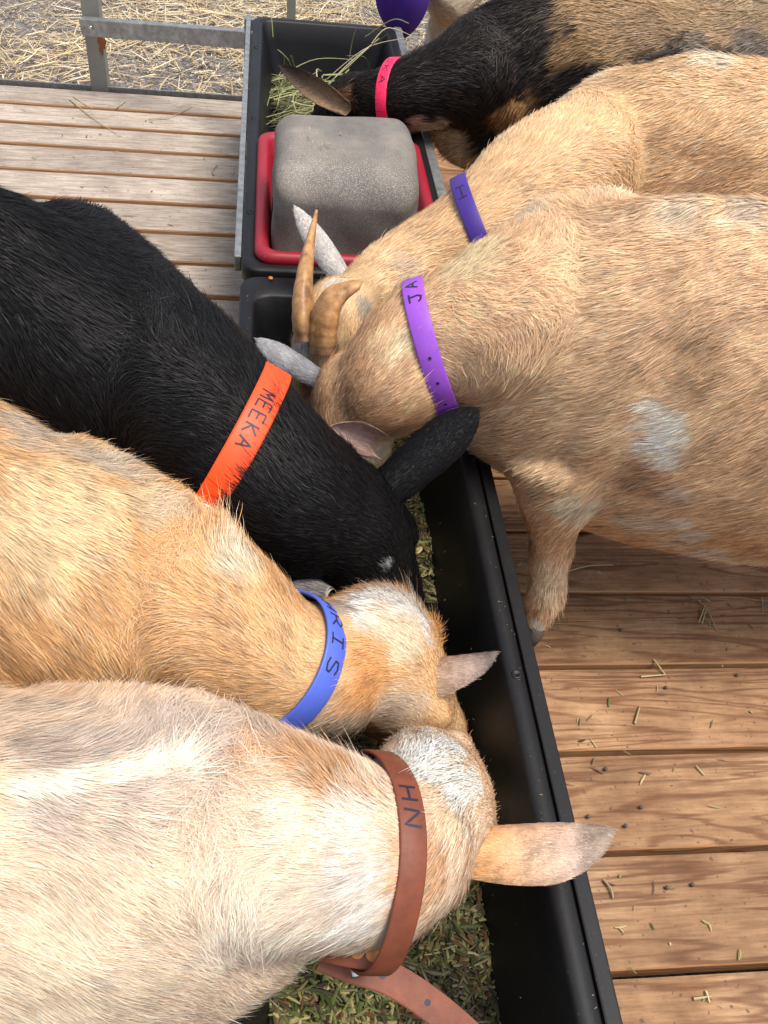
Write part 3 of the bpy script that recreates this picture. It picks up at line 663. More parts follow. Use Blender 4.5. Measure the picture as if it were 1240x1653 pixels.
def goat(cfg):
    S = cfg.get('scale', 1.); W = np.array(cfg['withers'], float); hd = R(cfg['heading']); H2 = np.array([math.cos(hd), math.sin(hd), 0]); LT = np.array([-H2[1], H2[0], 0]); Z = np.array([0, 0, 1.])
    bend = cfg.get('rump_dir'); bd = unit(np.array([math.cos(R(bend)), math.sin(R(bend)), 0])) if bend is not None else H2
    fat = cfg.get('fat', 1.); tubes = []; zt = W[2]
    gx, gy = W[0], W[1]
    # torso stations: s (m ahead of withers), half width, top z, bottom z relative to the back height
    stn = cfg.get('torso') or [(.135, .035, -.20, -.29), (.10, .062, -.14, -.34), (.04, .088, -.075, -.365), (-.03, .105, -.01, -.375), (-.12, .128, 0, -.385), (-.24, .150, -.01, -.395), (-.36, .155, -.015, -.39), (-.47, .142, -.01, -.36), (-.56, .12, -.02, -.31), (-.63, .08, -.06, -.26), (-.66, .03, -.10, -.18)]
    st = []
    for s_, a, t0, b0 in stn:
        s_ *= S; a *= S * fat
        base = np.array([gx, gy, 0]) + (H2 * s_ if s_ > -.05 else H2 * -.05 + bd * (s_ + .05))
        top = zt + t0 * S; bot = zt + b0 * S; cz = bot + (top - bot) * .55
        st.append((base + Z * cz, a, top - cz, cz - bot))
    tor = Tube(st, Z, 40, flow=1., hl=cfg.get('hl', .02), nm='torso'); tubes.append(tor)
    # neck: list of (point, a, bt, bb)
    ns = cfg['neck']; hints = [Z] * (len(ns) - 1) + [cfg['head_up']]
    hints = [lerp(Z, unit(cfg['head_up']), (i / (len(ns) - 1)) ** 1.3) for i in range(len(ns))]
    nk = Tube(ns, np.array(hints), 34, flow=-1., hl=cfg.get('hl', .02) * .9, nm='neck'); tubes.append(nk)
    # head
    hb = np.array(cfg['head'], float); hdv = unit(cfg['head_dir']); hu = np.array(cfg['head_up'], float); hu = unit(hu - hdv * (hu @ hdv)); hs = cfg.get('head_scale', 1.)
    hst = [(-.060, .036, .030, .034), (-.035, .055, .044, .050), (.0, .063, .046, .056), (.035, .061, .043, .062), (.065, .054, .038, .060), (.095, .043, .034, .050), (.125, .034, .028, .038), (.150, .030, .025, .032), (.172, .027, .022, .028), (.186, .018, .016, .018)]
    head = Tube([(hb + hdv * s_ * hs + hu * (-.004 * (s_ > .05)), a * hs, t_ * hs, b_ * hs) for s_, a, t_, b_ in hst], hu, 26, flow=-1., hl=.0095, lift=.32, nm='head'); tubes.append(head)
    hl_ = np.cross(hu, hdv)
    for sd_ in (1, -1):      # brow ridges over the eyes
        bc = hb + hdv * .048 * hs + hl_ * sd_ * .046 * hs + hu * .026 * hs
        tubes.append(Tube([(bc - hdv * .022 * hs, .008, .008, .008), (bc, .017, .014, .014), (bc + hdv * .022 * hs, .008, .008, .008)], hu, 9, hl=.0095, lift=.3, nm='head'))
    zs = W[2]; fp = lambda s_, l_, z_: np.array([gx, gy, 0]) + (H2 * s_ * S if s_ * S > -.05 else H2 * -.05 + bd * (s_ * S + .05)) + LT * l_ * S + Z * (zs + z_ * S)
    tubes.append(Tube([(fp(.03, 0, -.055), .012, .012, .02), (fp(-.05, 0, -.004), .017, .014, .03), (fp(-.2, 0, -.001), .015, .012, .03), (fp(-.4, 0, -.008), .015, .012, .03), (fp(-.56, 0, -.02), .016, .012, .03)], Z, 30, hl=cfg.get('hl', .02), nm='torso'))
    for sd_ in (1, -1):      # shoulder blades
        tubes.append(Tube([(fp(-.06, sd_ * .045, -.03), .022, .022, .022), (fp(-.045, sd_ * .083, -.11), .032, .040, .040), (fp(-.02, sd_ * .092, -.20), .030, .036, .036), (fp(-.02, sd_ * .08, -.26), .024, .03, .03)], H2, 18, hl=cfg.get('hl', .02), nm='torso2'))
        tubes.append(Tube([(fp(-.47, sd_ * .06, -.025), .03, .03, .02), (fp(-.53, sd_ * .10, -.09), .05, .05, .05), (fp(-.52, sd_ * .11, -.20), .05, .06, .06)], H2, 14, hl=cfg.get('hl', .02), nm='torso2'))
    # legs
    legs = None; lt = []
    if legs is None:
        legs = []
        for s_, sd_, rear in ((.0, 1, 0), (.0, -1, 0), (-.52, 1, 1), (-.52, -1, 1)):
            b0 = np.array([gx, gy, 0]) + (H2 * s_ * S if s_ > -.05 else bd * s_ * S) + np.cross(Z, bd) * sd_ * .075 * S * fat
            if not rear: pp = [(b0 + Z * (zt - .20), .045, .06, .05), (b0 + Z * (zt - .32) + bd * -.01, .030, .034, .034), (b0 + Z * .19, .022, .024, .024), (b0 + Z * .15 + bd * .004, .024, .024, .024), (b0 + Z * .08, .017, .018, .018), (b0 + Z * .045, .019, .02, .02), (b0 + Z * .02 + bd * .008, .02, .022, .022)]
            else: pp = [(b0 + Z * (zt - .18), .06, .09, .08), (b0 + Z * (zt - .30) + bd * .04, .045, .05, .05), (b0 + Z * .24 - bd * .03, .026, .028, .028), (b0 + Z * .20 - bd * .05, .02, .022, .022), (b0 + Z * .09 - bd * .03, .016, .018, .018), (b0 + Z * .045 - bd * .02, .019, .02, .02), (b0 + Z * .02, .02, .022, .022)]
            legs.append(pp)
    if cfg.get('legs_front'): legs[:2] = cfg['legs_front']
    for pp in legs:
        t = Tube(pp, H2, 22, flow=1., hl=.013, lift=.22, nm='leg'); tubes.append(t); lt.append(t)
    mb = MB()
    for t in tubes: t.mesh(mb)
    tubes = [t for t in tubes if t.nm != 'torso2']
    # continuous body by voxel remesh, then smoothing
    me = bpy.data.meshes.new('tmp'); me.from_pydata(np.concatenate(mb.V).tolist(), [], mb.F + mb.T); me.update()
    to = bpy.data.objects.new('tmp', me); COL.objects.link(to)
    md = to.modifiers.new('r', 'REMESH'); md.mode = 'VOXEL'; md.voxel_size = .0065
    ms = to.modifiers.new('s', 'SMOOTH'); ms.iterations = cfg.get('smooth', 18); ms.factor = .5
    dg = bpy.context.evaluated_depsgraph_get(); ev = to.evaluated_get(dg).to_mesh()
    V = np.empty(len(ev.vertices) * 3); ev.vertices.foreach_get('co', V); V = V.reshape(-1, 3)
    F = np.array([list(p.vertices) for p in ev.polygons if len(p.vertices) == 4]); to.evaluated_get(dg).to_mesh_clear()
    bpy.data.objects.remove(to); bpy.data.meshes.remove(me)
    # muscle-like unevenness
    bvh0 = BVHTree.FromPolygons(V.tolist(), F.tolist())
    # per vertex normals
    def vnorm(V, F):
        n = np.cross(V[F[:, 2]] - V[F[:, 0]], V[F[:, 3]] - V[F[:, 1]]); out = np.zeros_like(V)
        for k in range(4): np.add.at(out, F[:, k], n)
        return unitr(out)
    VN = vnorm(V, F); V = V + VN * (.004 * snoise(V, 17, cfg['seed']) + .0015 * snoise(V, 50, cfg['seed'] + 1))[:, None]
    bvh = BVHTree.FromPolygons(V.tolist(), F.tolist())
    nb = len(V); EV = []; EF = []; ed = []; off = nb
    for e in cfg['ears']:
        v, f, d = ear_mesh(**e); EV.append(v); EF += [[i + off for i in q] for q in f]; ed.append((off, off + len(v), d, unit(e['nrm']))); off += len(v)
    earq = off - nb
    Vall = np.concatenate([V] + EV); Fall = np.concatenate([F, np.array(EF)])
    # ---- coat colour at a point
    camp = np.array([0, 0, CH])
    def hitpix(px, py):
        d = np.array([px - CX, -(py - CY), FPX]); wv = unit(np.array([d @ VX, d @ VY, d @ VZ])); h = bvh.ray_cast(Vector(camp), Vector(wv))
        if h[0] is None:
            h2 = bvh.find_nearest(Vector(camp + wv * 1.0)); 
            best = None; 
            for tt in np.linspace(.5, 2.6, 60):
                q = bvh.find_nearest(Vector(camp + wv * tt))
                if best is None or q[3] < best[3]: best = q
            return np.array(best[0])
        return np.array(h[0])
    blobs = [(hitpix(b[0], b[1]), b[2], np.array(b[3]), b[4] if len(b) > 4 else .5) for b in cfg.get('patches', [])]
    tufts = [(hitpix(b[0], b[1]), b[2], b[3], b[4], (np.array(b[5]) if len(b) > 5 else None)) for b in cfg.get('tufts', [])]
    c_l, c_d = np.array(cfg['coat'][0]), np.array(cfg['coat'][1])
    def coat(p):
        k = np.clip(.45 + .34 * snoise(p, 6, cfg['seed'] + 3) + .12 * snoise(p, 30, cfg['seed'] + 4), 0, 1)[:, None]
        c = c_l * (1 - k) + c_d * k
        for cen, rad, bc, soft in blobs:
            dd = np.linalg.norm(p - cen, axis=1) + rad * (.30 * snoise(p, 28, cfg['seed'] + 5) + .22 * snoise(p, 95, cfg['seed'] + 6) + .16 * snoise(p, 260, cfg['seed'] + 7))
            wgt = np.clip((rad * (1 + soft * .5) - dd) / (rad * soft), 0, 1)[:, None]; wgt = wgt * wgt * (3 - 2 * wgt); c = c * (1 - wgt) + bc * wgt
        return c
    colv = coat(Vall) * cfg.get('skinmul', .62)
    if len(EV): 
        ec = cfg.get('ear_cols')
        for j, (a, b, d, nr) in enumerate(ed):
            half = (b - a) // 2
            colv[a:a + half] = np.array(ec[j][1]); colv[a + half:b] = np.array(ec[j][0])
            e_ = cfg['ears'][j]; Lr = np.linalg.norm(np.array(e_['tip']) - np.array(e_['base'])); te = ((Vall[a:b] - np.array(e_['base'])) @ d / Lr)[:, None]
            if len(ec[j]) > 2: br = 1 - np.clip((te - .15) / .6, 0, 1); colv[a:b] = colv[a:b] * (1 - br) + np.array(ec[j][2]) * br; colv[a:b] *= 1 - .35 * np.clip((te - .72) / .12, 0, 1)
    root = mesh_np('goat', Vall, Fall, M_skin, loc=(gx, gy, 0), col=colv)
    tag(root, cfg['label'], 'goat', cfg.get('group'))
    # ---- collars first (hair is parted under them)
    bands = []
    for cc in cfg.get('collars', []): bands.append(collar(root, bvh0, cc, nk))
    # ---- fur
    Vh, Fh = Vall, Fall
    a_, b_, c_, d_ = (Vh[Fh[:, i]] for i in range(4))
    area = .5 * np.linalg.norm(np.cross(c_ - a_, d_ - b_), axis=1); cenf = (a_ + b_ + c_ + d_) / 4
    fn = unitr(np.cross(c_ - a_, d_ - b_)); vd = unitr(camp - cenf)
    f0 = Fall[:, 0]
    for (a, b, d, nr) in ed:
        half = a + (b - a) // 2
        for lo, hi, sg in ((a, half, 1), (half, b, -1)):
            m_ = (f0 >= lo) & (f0 < hi); fl_ = np.sign((fn[m_] * nr * sg).sum(1)); fn[m_] *= np.where(fl_ == 0, 1, fl_)[:, None]
    # keep the sides that a viewer near the photographer could see
    facing = (fn * vd).sum(1) > -.42
    rel = cenf - camp; zz = rel @ fwd; xx = (rel @ right) / np.maximum(zz, .05) * FPX + CX; yy = CY - (rel @ up) / np.maximum(zz, .05) * FPX
    infr = (zz > .05) & (xx > -170) & (xx < 1410) & (yy > -200) & (yy < 1850)
    wide = (zz > .05) & (xx > -900) & (xx < 2300) & (yy > -500) & (yy < 2200)
    wgt = area * facing * (infr + .35 * (wide & ~infr)) * np.where(f0 >= nb, 3.0, 1.0)
    dist = np.linalg.norm(rel, axis=1); wgt = wgt / np.clip(dist, .5, 3) ** 1.5
    n = int(cfg.get('hairs', 60000) * 1.22); fi = rng.choice(len(Fh), n, p=wgt / wgt.sum())
    u, v = rng.random(n)[:, None], rng.random(n)[:, None]
    root_p = a_[fi] * (1 - u) * (1 - v) + b_[fi] * u * (1 - v) + c_[fi] * u * v + d_[fi] * (1 - u) * v
    isear = fi >= len(F)
    nf = np.concatenate([vnorm(V, F)[F].mean(1), fn[len(F):]])[fi]; nf = unitr(nf)
    # flow field from the tubes
    acc = np.zeros((n, 3)); wsum = np.zeros(n); hl = np.zeros(n); lf = np.zeros(n)
    for t in tubes:
        pts = t.c[::2]; TT = t.T[::2]; rr = np.maximum(np.maximum(t.a, t.bt)[::2], .02)
        for s0 in range(0, n, 20000):
            e0 = slice(s0, min(n, s0 + 20000)); dd = np.linalg.norm(root_p[e0, None, :] - pts[None], axis=2) / rr[None]
            j = dd.argmin(1); dm = dd[np.arange(len(j)), j]; wv = 1 / (dm ** 8 + .02)
            if t.nm == 'torso': fl = -TT[j] + np.array([0, 0, -.55])
            elif t.nm == 'leg': fl = TT[j]
            elif t.nm == 'neck': 
                fl = -TT[j] * 1.0 + np.array([0, 0, -.35])
            else: fl = -TT[j]
            acc[e0] += unitr(fl) * wv[:, None]; wsum[e0] += wv; hl[e0] += wv * t.hl; lf[e0] += wv * t.lift
    hl /= wsum; lf /= wsum
    fl = acc / wsum[:, None]
    for j, (a, b, d, nr) in enumerate(ed):
        fa_ = Fall[fi][:, 0]; m_ = (fa_ >= a) & (fa_ < b)
        fl[m_] = d; hl[m_] = .0036; lf[m_] = .16; ek = np.clip(((root_p - np.array(cfg['ears'][j]['base'])) @ d) / .05, 0, 1); hl[m_] += (.010 * (1 - ek))[m_]
    fl = fl + np.stack([snoise(root_p, 22, cfg['seed'] + 11 + q) for q in range(3)], 1) * .17 + np.stack([snoise(root_p, 75, cfg['seed'] + 21 + q) for q in range(3)], 1) * .13
    for cen, rad, lm, li, dr in tufts:
        k = np.exp(-(np.linalg.norm(root_p - cen, axis=1) / rad) ** 2); hl *= 1 + (lm - 1) * k; lf += li * k
        if dr is not None: fl = fl * (1 - k[:, None]) + dr * k[:, None] * 1.2
    fl = fl + rng.normal(0, .09, (n, 3)); fl = unitr(fl - nf * (fl * nf).sum(1)[:, None])
    keep = np.ones(n, bool)
    for (C, Nn, w_, rmax) in bands:
        r_ = root_p - C; ax = r_ @ Nn; rad = np.linalg.norm(r_ - ax[:, None] * Nn, axis=1); keep &= ~((np.abs(ax) < w_ * .5 - .005) & (rad < rmax * 1.25))
        near = (ax < 0) & (ax > -w_ * .5 - .024) & (rad < rmax * 1.25); hl = np.where(near, hl * .75, hl); ov_ = (ax > 0) & (ax < w_ * .5 + .012) & (rad < rmax * 1.25); lf = np.where(ov_, lf + cfg.get('over', 0.), lf); hl = np.where(ov_ & (cfg.get('over', 0.) < .1), hl * .5, hl)
    hl = hl * rng.uniform(.6, 1.25, n) * (1 + (rng.random(n) < .05) * .8); 
    d0 = unitr(fl + nf * (lf * rng.uniform(.5, 1.5, n))[:, None]); side = unitr(np.cross(d0, nf) + rng.normal(0, .22, (n, 3)))
    # colour: hair by hair variation, some light guard hairs
    base = coat(root_p)
    tone = rng.normal(1, cfg.get('var', .16), (n, 1)); 
    ln_ = snoise(root_p, 120, cfg['seed'] + 30)[:, None]; tone = tone * np.clip(1 + .14 * ln_ + .13 * snoise(root_p, 330, cfg['seed'] + 31)[:, None] + .06 * snoise(root_p, 40, cfg['seed'] + 32)[:, None], .5, 1.5)
    light = (rng.random((n, 1)) < cfg.get('guard', .18)); gc = np.array(cfg.get('guardcol', (.86, .76, .62)))
    colh = base * tone; colh = np.where(light, colh * .45 + gc * .55 * (base.mean(1, keepdims=True) / max(.05, float(np.mean(c_l))) * .6 + .4 if True else 1), colh)
    if isear.any() and cfg.get('ear_cols'):
        for j, (a, b, d, nr) in enumerate(ed):
            half = a + (b - a) // 2; fa = Fall[fi][:, 0]; mi = (fa >= a) & (fa < half); mo = (fa >= half) & (fa < b)
            colh[mo] = np.array(cfg['ear_cols'][j][0]) * tone[mo]; colh[mi] = np.array(cfg['ear_cols'][j][1]) * tone[mi]
            if len(cfg['ear_cols'][j]) > 2:
                e_ = cfg['ears'][j]; Lr = np.linalg.norm(np.array(e_['tip']) - np.array(e_['base'])); te = ((root_p - np.array(e_['base'])) @ d / Lr)[:, None] + .06 * snoise(root_p, 60, 77)[:, None]
                br = 1 - np.clip((te - .15) / .6, 0, 1); mm = (mo | mi)[:, None]; colh = np.where(mm, colh * (1 - .42 * np.clip((te - .74) / .12, 0, 1)), colh)
                colh = np.where(mm, colh * (1 - br) + np.array(cfg['ear_cols'][j][2]) * tone * br, colh)
    colh = np.clip(colh, .003, .93)
    dcam = np.linalg.norm(root_p - camp, axis=1); wd = (.00062 * np.clip(dcam, .6, 2.2) * rng.uniform(.7, 1.3, n) * np.where(isear, .7, 1.) * cfg.get('wmul', .9))[:, None]
    hl = hl[:, None]; grav = fl * .55 - nf * .18
    p0 = root_p + nf * np.where(isear, .0002, -.001)[:, None]; p1 = p0 + d0 * hl * .4; p2 = p1 + unitr(d0 + grav * .6) * hl * .35; p3 = p2 + unitr(d0 + grav * 1.2 + rng.normal(0, .12, (n, 3))) * hl * .3
    K = 7; HV = np.stack([p0 - side * wd * .5, p0 + side * wd * .5, p1 - side * wd * .5, p1 + side * wd * .5, p2 - side * wd * .36, p2 + side * wd * .36, p3], 1)[keep]
    nk_ = len(HV); ix = np.arange(nk_)[:, None] * K
    FQ = np.concatenate([ix + np.array([[0, 1, 3, 2]]), ix + np.array([[2, 3, 5, 4]])]); FT = ix + np.array([[4, 5, 6]])
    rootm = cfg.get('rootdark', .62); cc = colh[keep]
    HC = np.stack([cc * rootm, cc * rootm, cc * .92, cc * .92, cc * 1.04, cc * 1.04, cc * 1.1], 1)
    nn = nf[keep]; tw = rng.normal(0, .30, (nk_, 3)); NV = unitr(nn * .8 + tw * .5 - (d0[keep] * (nn * 0 + 0))); NVf = np.repeat(NV, K, 0)
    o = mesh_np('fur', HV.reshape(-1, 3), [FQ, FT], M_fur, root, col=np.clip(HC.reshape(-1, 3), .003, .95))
    if cfg.get('fur_normals', True): o.data.normals_split_custom_set_from_vertices(NVf.astype(np.float32))
    # ---- eyes, hooves
    for sd_ in (1, -1):
        c = hb + hdv * .045 * hs + hl_ * sd_ * .050 * hs + hu * .012; mb = MB(); k = np.linspace(-1, 1, 9); mb.tube([c + hl_ * sd_ * .011 * t for t in k], [.011 * math.sqrt(max(0.004, 1 - t * t)) for t in k], 14); mb.build('eye', M_eye, root)
    for t in lt:
        e = t.c[-1]; mb = MB()
        for sgn in (1, -1):
            q = e + np.cross(Z, H2) * sgn * .009; q[2] = 0; mb.tube([q + [0, 0, .032], q + [0, 0, .018] + H2 * .004, q + [0, 0, .001] + H2 * .010], [.010, .013, .014], 10)
        mb.build('hoof', M_hoof, root)
    # horns
    for hn in cfg.get('horns', []):
        pts = catmull(hn['pts'], 26); rr = np.array(catmull([[r0] for r0 in hn['r']], 26))[:, 0]
        T = unitr(np.gradient(pts, axis=0)); u_ = unit(np.cross(T[0], hn['flat'])); V_ = []; C_ = []; m = 16
        for i in range(26):
            u_ = unit(u_ - T[i] * (u_ @ T[i])); v_ = np.cross(T[i], u_); rg = 1 + .045 * math.sin(i * 2.1) * (1 - i / 26) + .02 * math.sin(i * 5.3)
            for k in range(m):
                a = 6.2832 * k / m; V_.append(pts[i] + rr[i] * rg * (u_ * math.cos(a) + v_ * math.sin(a) * .62)); f = i / 25
                C_.append(np.array((.16, .10, .06)) * (1 - min(1, f * 3)) + np.array(lerp(np.array((.40, .22, .09)), np.array((.44, .25, .11)), f)) * min(1, f * 3))
        F_ = [[i * m + k, i * m + (k + 1) % m, (i + 1) * m + (k + 1) % m, (i + 1) * m + k] for i in range(25) for k in range(m)]
        V_.append(pts[-1] + T[-1] * rr[-1]); C_.append((.45, .28, .14)); F3 = [[25 * m + k, 25 * m + (k + 1) % m, len(V_) - 1] for k in range(m)]
        mesh_np('horn', np.array(V_), [np.array(F_), np.array(F3)], M_horn, root, col=np.array(C_))
    return root

def collar(root, bvh, c, nk):
    """strap round the neck; c: centre (or neck parameter), normal tilt, width, material, text"""
    t = c['t']; i = int(t * (len(nk.c) - 1)); C = nk.c[i] + np.array(c.get('shift', (0, 0, 0))); Nn = unit(nk.T[i] + np.array(c.get('tilt', (0, 0, 0))))
    Nn = unit(c['normal']) if 'normal' in c else Nn
    if 'cpx' in c: C = P(*c['cpx'])
    if 'imgn' in c:
        vd_ = unit(C - np.array([0, 0, CH])); rx = unit(right - vd_ * (right @ vd_)); uy = np.cross(rx, vd_); uy = uy * (1 if uy @ up > 0 else -1); dx, dy, kk = c['imgn']
        q_ = math.hypot(dx, dy); Nn = unit((rx * dx - uy * dy) / q_ * math.sqrt(1 - kk * kk) + vd_ * kk)
    e1 = unit(np.cross(Nn, [0, 0, 1.])); e2 = np.cross(Nn, e1); m = 96; w_ = c['width']; rs = []
    for k in range(m):
        a = 2 * math.pi * k / m; d = e1 * math.cos(a) + e2 * math.sin(a); best = []
        for s_ in (-.4, 0, .4):
            h = bvh.ray_cast(Vector(C + Nn * s_ * w_), Vector(d)); best.append(h[3] if h[0] is not None and h[3] < .2 else .06)
        rs.append(sorted(best)[1])
    rs = np.array(rs); A = np.arange(m) * 2 * math.pi / m; med = np.median(rs); rs = np.minimum(rs, med * 1.6)
    X = np.stack([rs * np.cos(A), rs * np.sin(A)], 1)
    # taut strap: support function of the convex hull
    ths = A; sup = np.array([(X @ np.array([math.cos(a), math.sin(a)])).max() for a in ths])
    hull = []
    for a in A:   # radial distance of the hull in direction a
        dd = np.array([math.cos(a), math.sin(a)]); cs = np.cos(ths - a); ok = cs > .05; hull.append((sup[ok] / cs[ok]).min())
    rs = np.array(hull); ker = np.array([1, 2, 3, 2, 1.]) / 9; rs = np.convolve(np.concatenate([rs[-2:], rs, rs[:2]]), ker, 'valid') + c.get('gap', .0025)
    if 'sag' in c:   # hangs loose towards a direction
        sg = unit(c['sag'][0]); amt = c['sag'][1]
        for k, a in enumerate(A):
            d = e1 * math.cos(a) + e2 * math.sin(a); rs[k] += amt * max(0, d @ sg) ** 2
    lp = np.array([C + r_ * (e1 * math.cos(a) + e2 * math.sin(a)) for r_, a in zip(rs, A)])
    out = unitr(lp - C); th = c.get('th', .0028); V = []
    for j in range(m):
        for (s_, h) in ((-.5, .0), (-.5, th * .7), (-.44, th), (.44, th), (.5, th * .7), (.5, .0)): V.append(lp[j] + Nn * s_ * w_ + out[j] * h)
    q = 6; F = [[j * q + k, j * q + (k + 1) % q, ((j + 1) % m) * q + (k + 1) % q, ((j + 1) % m) * q + k] for j in range(m) for k in range(q)]
    co = mesh_np('collar', np.array(V), np.array(F)[:, ::-1], c['mat'], root); co['label'] = c['label']
    arc = np.concatenate([[0], np.cumsum(np.linalg.norm(np.diff(np.vstack([lp, lp[:1]]), axis=0), axis=1))]); tot = arc[-1]
    def at(s_, v):
        s_ = s_ % tot; j = int(np.searchsorted(arc, s_, 'right') - 1) % m; f = (s_ - arc[j]) / max(1e-9, arc[j + 1] - arc[j]); p = lerp(lp[j], lp[(j + 1) % m], f); o = unit(lerp(out[j], out[(j + 1) % m], f))
        return p + Nn * v + o * (th + .0004), o
    vis = [(j, Q(lp[j])) for j in range(m) if out[j] @ unit(np.array([0, 0, CH]) - lp[j]) > -.1]
    def near(px, py):
        return arc[min(vis, key=lambda jq: (jq[1][0] - px) ** 2 + (jq[1][1] - py) ** 2)[0]]
    if 'text' in c:
        s0 = near(*c['tfrom']); s1 = near(*c['tto']); dl = (s1 - s0 + tot / 2) % tot - tot / 2; sg = 1 if dl > 0 else -1; L = abs(dl); n = len(c['text'])
        pit = L / n; cw = pit * c.get('fill', .62); V = []; F = []
        # letters: x runs along s (sg), y runs across (upv sign chosen so letters are not mirrored)
        _, o_ = at(s0, 0); pa = at(s0, 0)[0]; pb_ = at(s0 + sg * .004, 0)[0]; xd = unit(pb_ - pa); yd = np.cross(o_, xd); ys = 1 if yd @ Nn > 0 else -1
        hh = w_ * c.get('hh', .55); lw = c.get('lw', .0011)
        mbt = MB()
        for i_, ch in enumerate(c['text']):
            jx, jy, sk = rng.normal(0, .0006), rng.normal(0, .0007), rng.normal(0, .07)
            for stroke in GL[ch]:
                pts = []
                for (x0, y0), (x1, y1) in zip(stroke[:-1], stroke[1:]):
                    for f in np.linspace(0, 1, 5)[:-1 if (x1, y1) != stroke[-1] else None]:
                        x = lerp(x0, x1, f); y = lerp(y0, y1, f); pts.append(((x + sk * y) * cw + (i_ * pit) + jx, (y - .5) * hh + jy + c.get('voff', 0.)))
                prev = None; Vs = []; Fs = []
                pts = np.array(pts); tg = np.gradient(pts, axis=0); tg /= np.linalg.norm(tg, axis=1, keepdims=True) + 1e-9; nr = np.stack([-tg[:, 1], tg[:, 0]], 1) * lw
                for (x, y), (nx, ny) in zip(pts, nr):
                    for s2 in (-1, 1): Vs.append(at(s0 + sg * (x + nx * s2), ys * (y + ny * s2))[0])
                Fs = [[2 * k, 2 * k + 1, 2 * k + 3, 2 * k + 2] for k in range(len(pts) - 1)]
                mbt.add(Vs, Fs)
        lt_ = mbt.build('lettering', M_ink, co)
    for (px, py) in c.get('holes', []):
        s_ = near(px, py); mb = MB(); n = 12; V = []
        for r_ in (.0021, .0012):
            for k in range(n): V.append(at(s_ + r_ * math.cos(6.283 * k / n), r_ * math.sin(6.283 * k / n))[0] + at(s_, 0)[1] * (.0003 if r_ > .002 else .0001))
        V.append(at(s_, 0)[0]); F = [[k, (k + 1) % n, n + (k + 1) % n, n + k] for k in range(n)] + [[n + k, n + (k + 1) % n, 2 * n] for k in range(n)]
        mb.add(V, F); mb.build('punched_hole', M_ink, co)
    if 'buckle' in c:
        s_ = near(*c['buckle']); loop = []; hw = w_ * .62
        for dx, dv in ((-.008, -hw), (.008, -hw), (.008, hw), (-.008, hw), (-.008, -hw)): loop.append(at(s_ + dx, dv)[0] + at(s_, 0)[1] * .003)
        mb = MB()
        for a, b in zip(loop[:-1], loop[1:]): mb.tube([a, (a + b) / 2, b], .0016, 8)
        mb.tube([at(s_ - .008, 0)[0] + at(s_, 0)[1] * .003, at(s_ + .012, 0)[0] + at(s_, 0)[1] * .003], .0013, 8)
        mb.build('buckle', M_steel, co)
        # keeper loop
        V = []; 
        for s2 in (-.004, .004):
            for dv, h in ((-.5, .0), (-.53, .003), (.53, .003), (.5, 0)): V.append(at(s_ + c.get('kdir', 1) * .022 + s2, dv * w_)[0] + at(s_, 0)[1] * h)
        mb = MB(); mb.add(V, [[0, 1, 5, 4], [1, 2, 6, 5], [2, 3, 7, 6]]); mb.build('keeper_loop', c['mat'], co)
    for nm, pts, wpx, hl_ in c.get('straps', []):
        A_ = catmull(np.array([P(*p) for p in pts]), 20); T = unitr(np.gradient(A_, axis=0)); cv = unitr(np.array([0, 0, CH]) - A_ + np.array(c.get('face', (0, 0, 0)))); S = unitr(np.cross(T, cv)); U = np.cross(S, T); U *= np.sign((U * cv).sum(1))[:, None]
        V = []; 
        for k in range(20):
            for s_, h in ((-.5, -.0012), (-.5, .0008), (-.45, .0014), (.45, .0014), (.5, .0008), (.5, -.0012)): V.append(A_[k] + S[k] * s_ * wpx + U[k] * h)
        F = [[j * 6 + k, j * 6 + (k + 1) % 6, (j + 1) * 6 + (k + 1) % 6, (j + 1) * 6 + k] for j in range(19) for k in range(6)]
        F += [[a * 6 + i, a * 6 + i + 1, a * 6 + 4 - i, a * 6 + 5 - i] for a in (0, 19) for i in (0, 1)]
        mesh_np(nm, np.array(V), np.array(F), c['mat'], co, smooth=False)
        for f_, kind_, rad in hl_:
            x = f_ * 19; k = int(x); p = lerp(A_[k], A_[min(k + 1, 19)], x - k) + U[k] * .0016; mb = MB(); n = 16
            V = [p + (S[k] * math.cos(6.283 * i / n) + T[k] * math.sin(6.283 * i / n)) * rad for i in range(n)] + [p + U[k] * (.0006 if kind_ == 'rivet' else 0)]
            mb.add(V, [[i, (i + 1) % n, n] for i in range(n)]); mb.build(kind_, M_brass if kind_ == 'rivet' else M_ink, co)
    for pa_, pb2, rr_ in c.get('metal', []):
        mb = MB(); a_ = P(*pa_); b2 = P(*pb2); mb.tube([a_, (a_ + b2) / 2, b2], rr_, 10); mb.build('buckle', M_steel, co)
    return (C, Nn, w_, float(rs.max()))
C_OR = mat_strap('orange_strap', (.90, .07, .008)); C_BL = mat_strap('blue_strap', (.07, .12, .55)); C_BR = mat_strap('brown_leather', (.165, .043, .019), .5, True)
C_PU = mat_strap('light_purple_strap', (.27, .07, .52)); C_DP = mat_strap('dark_purple_strap', (.05, .02, .22)); C_PK = mat_strap('pink_strap', (.90, .02, .10))
HAIRS = 1.0
FACING_R = 'goats feeding from the left side of the trough'; FACING_L = 'goats feeding from the right side of the trough'
def Pz(l): return [(P(*p), a, b, c) for p, a, b, c in l]
def up_at(px, py, z): return P(px, py, z)

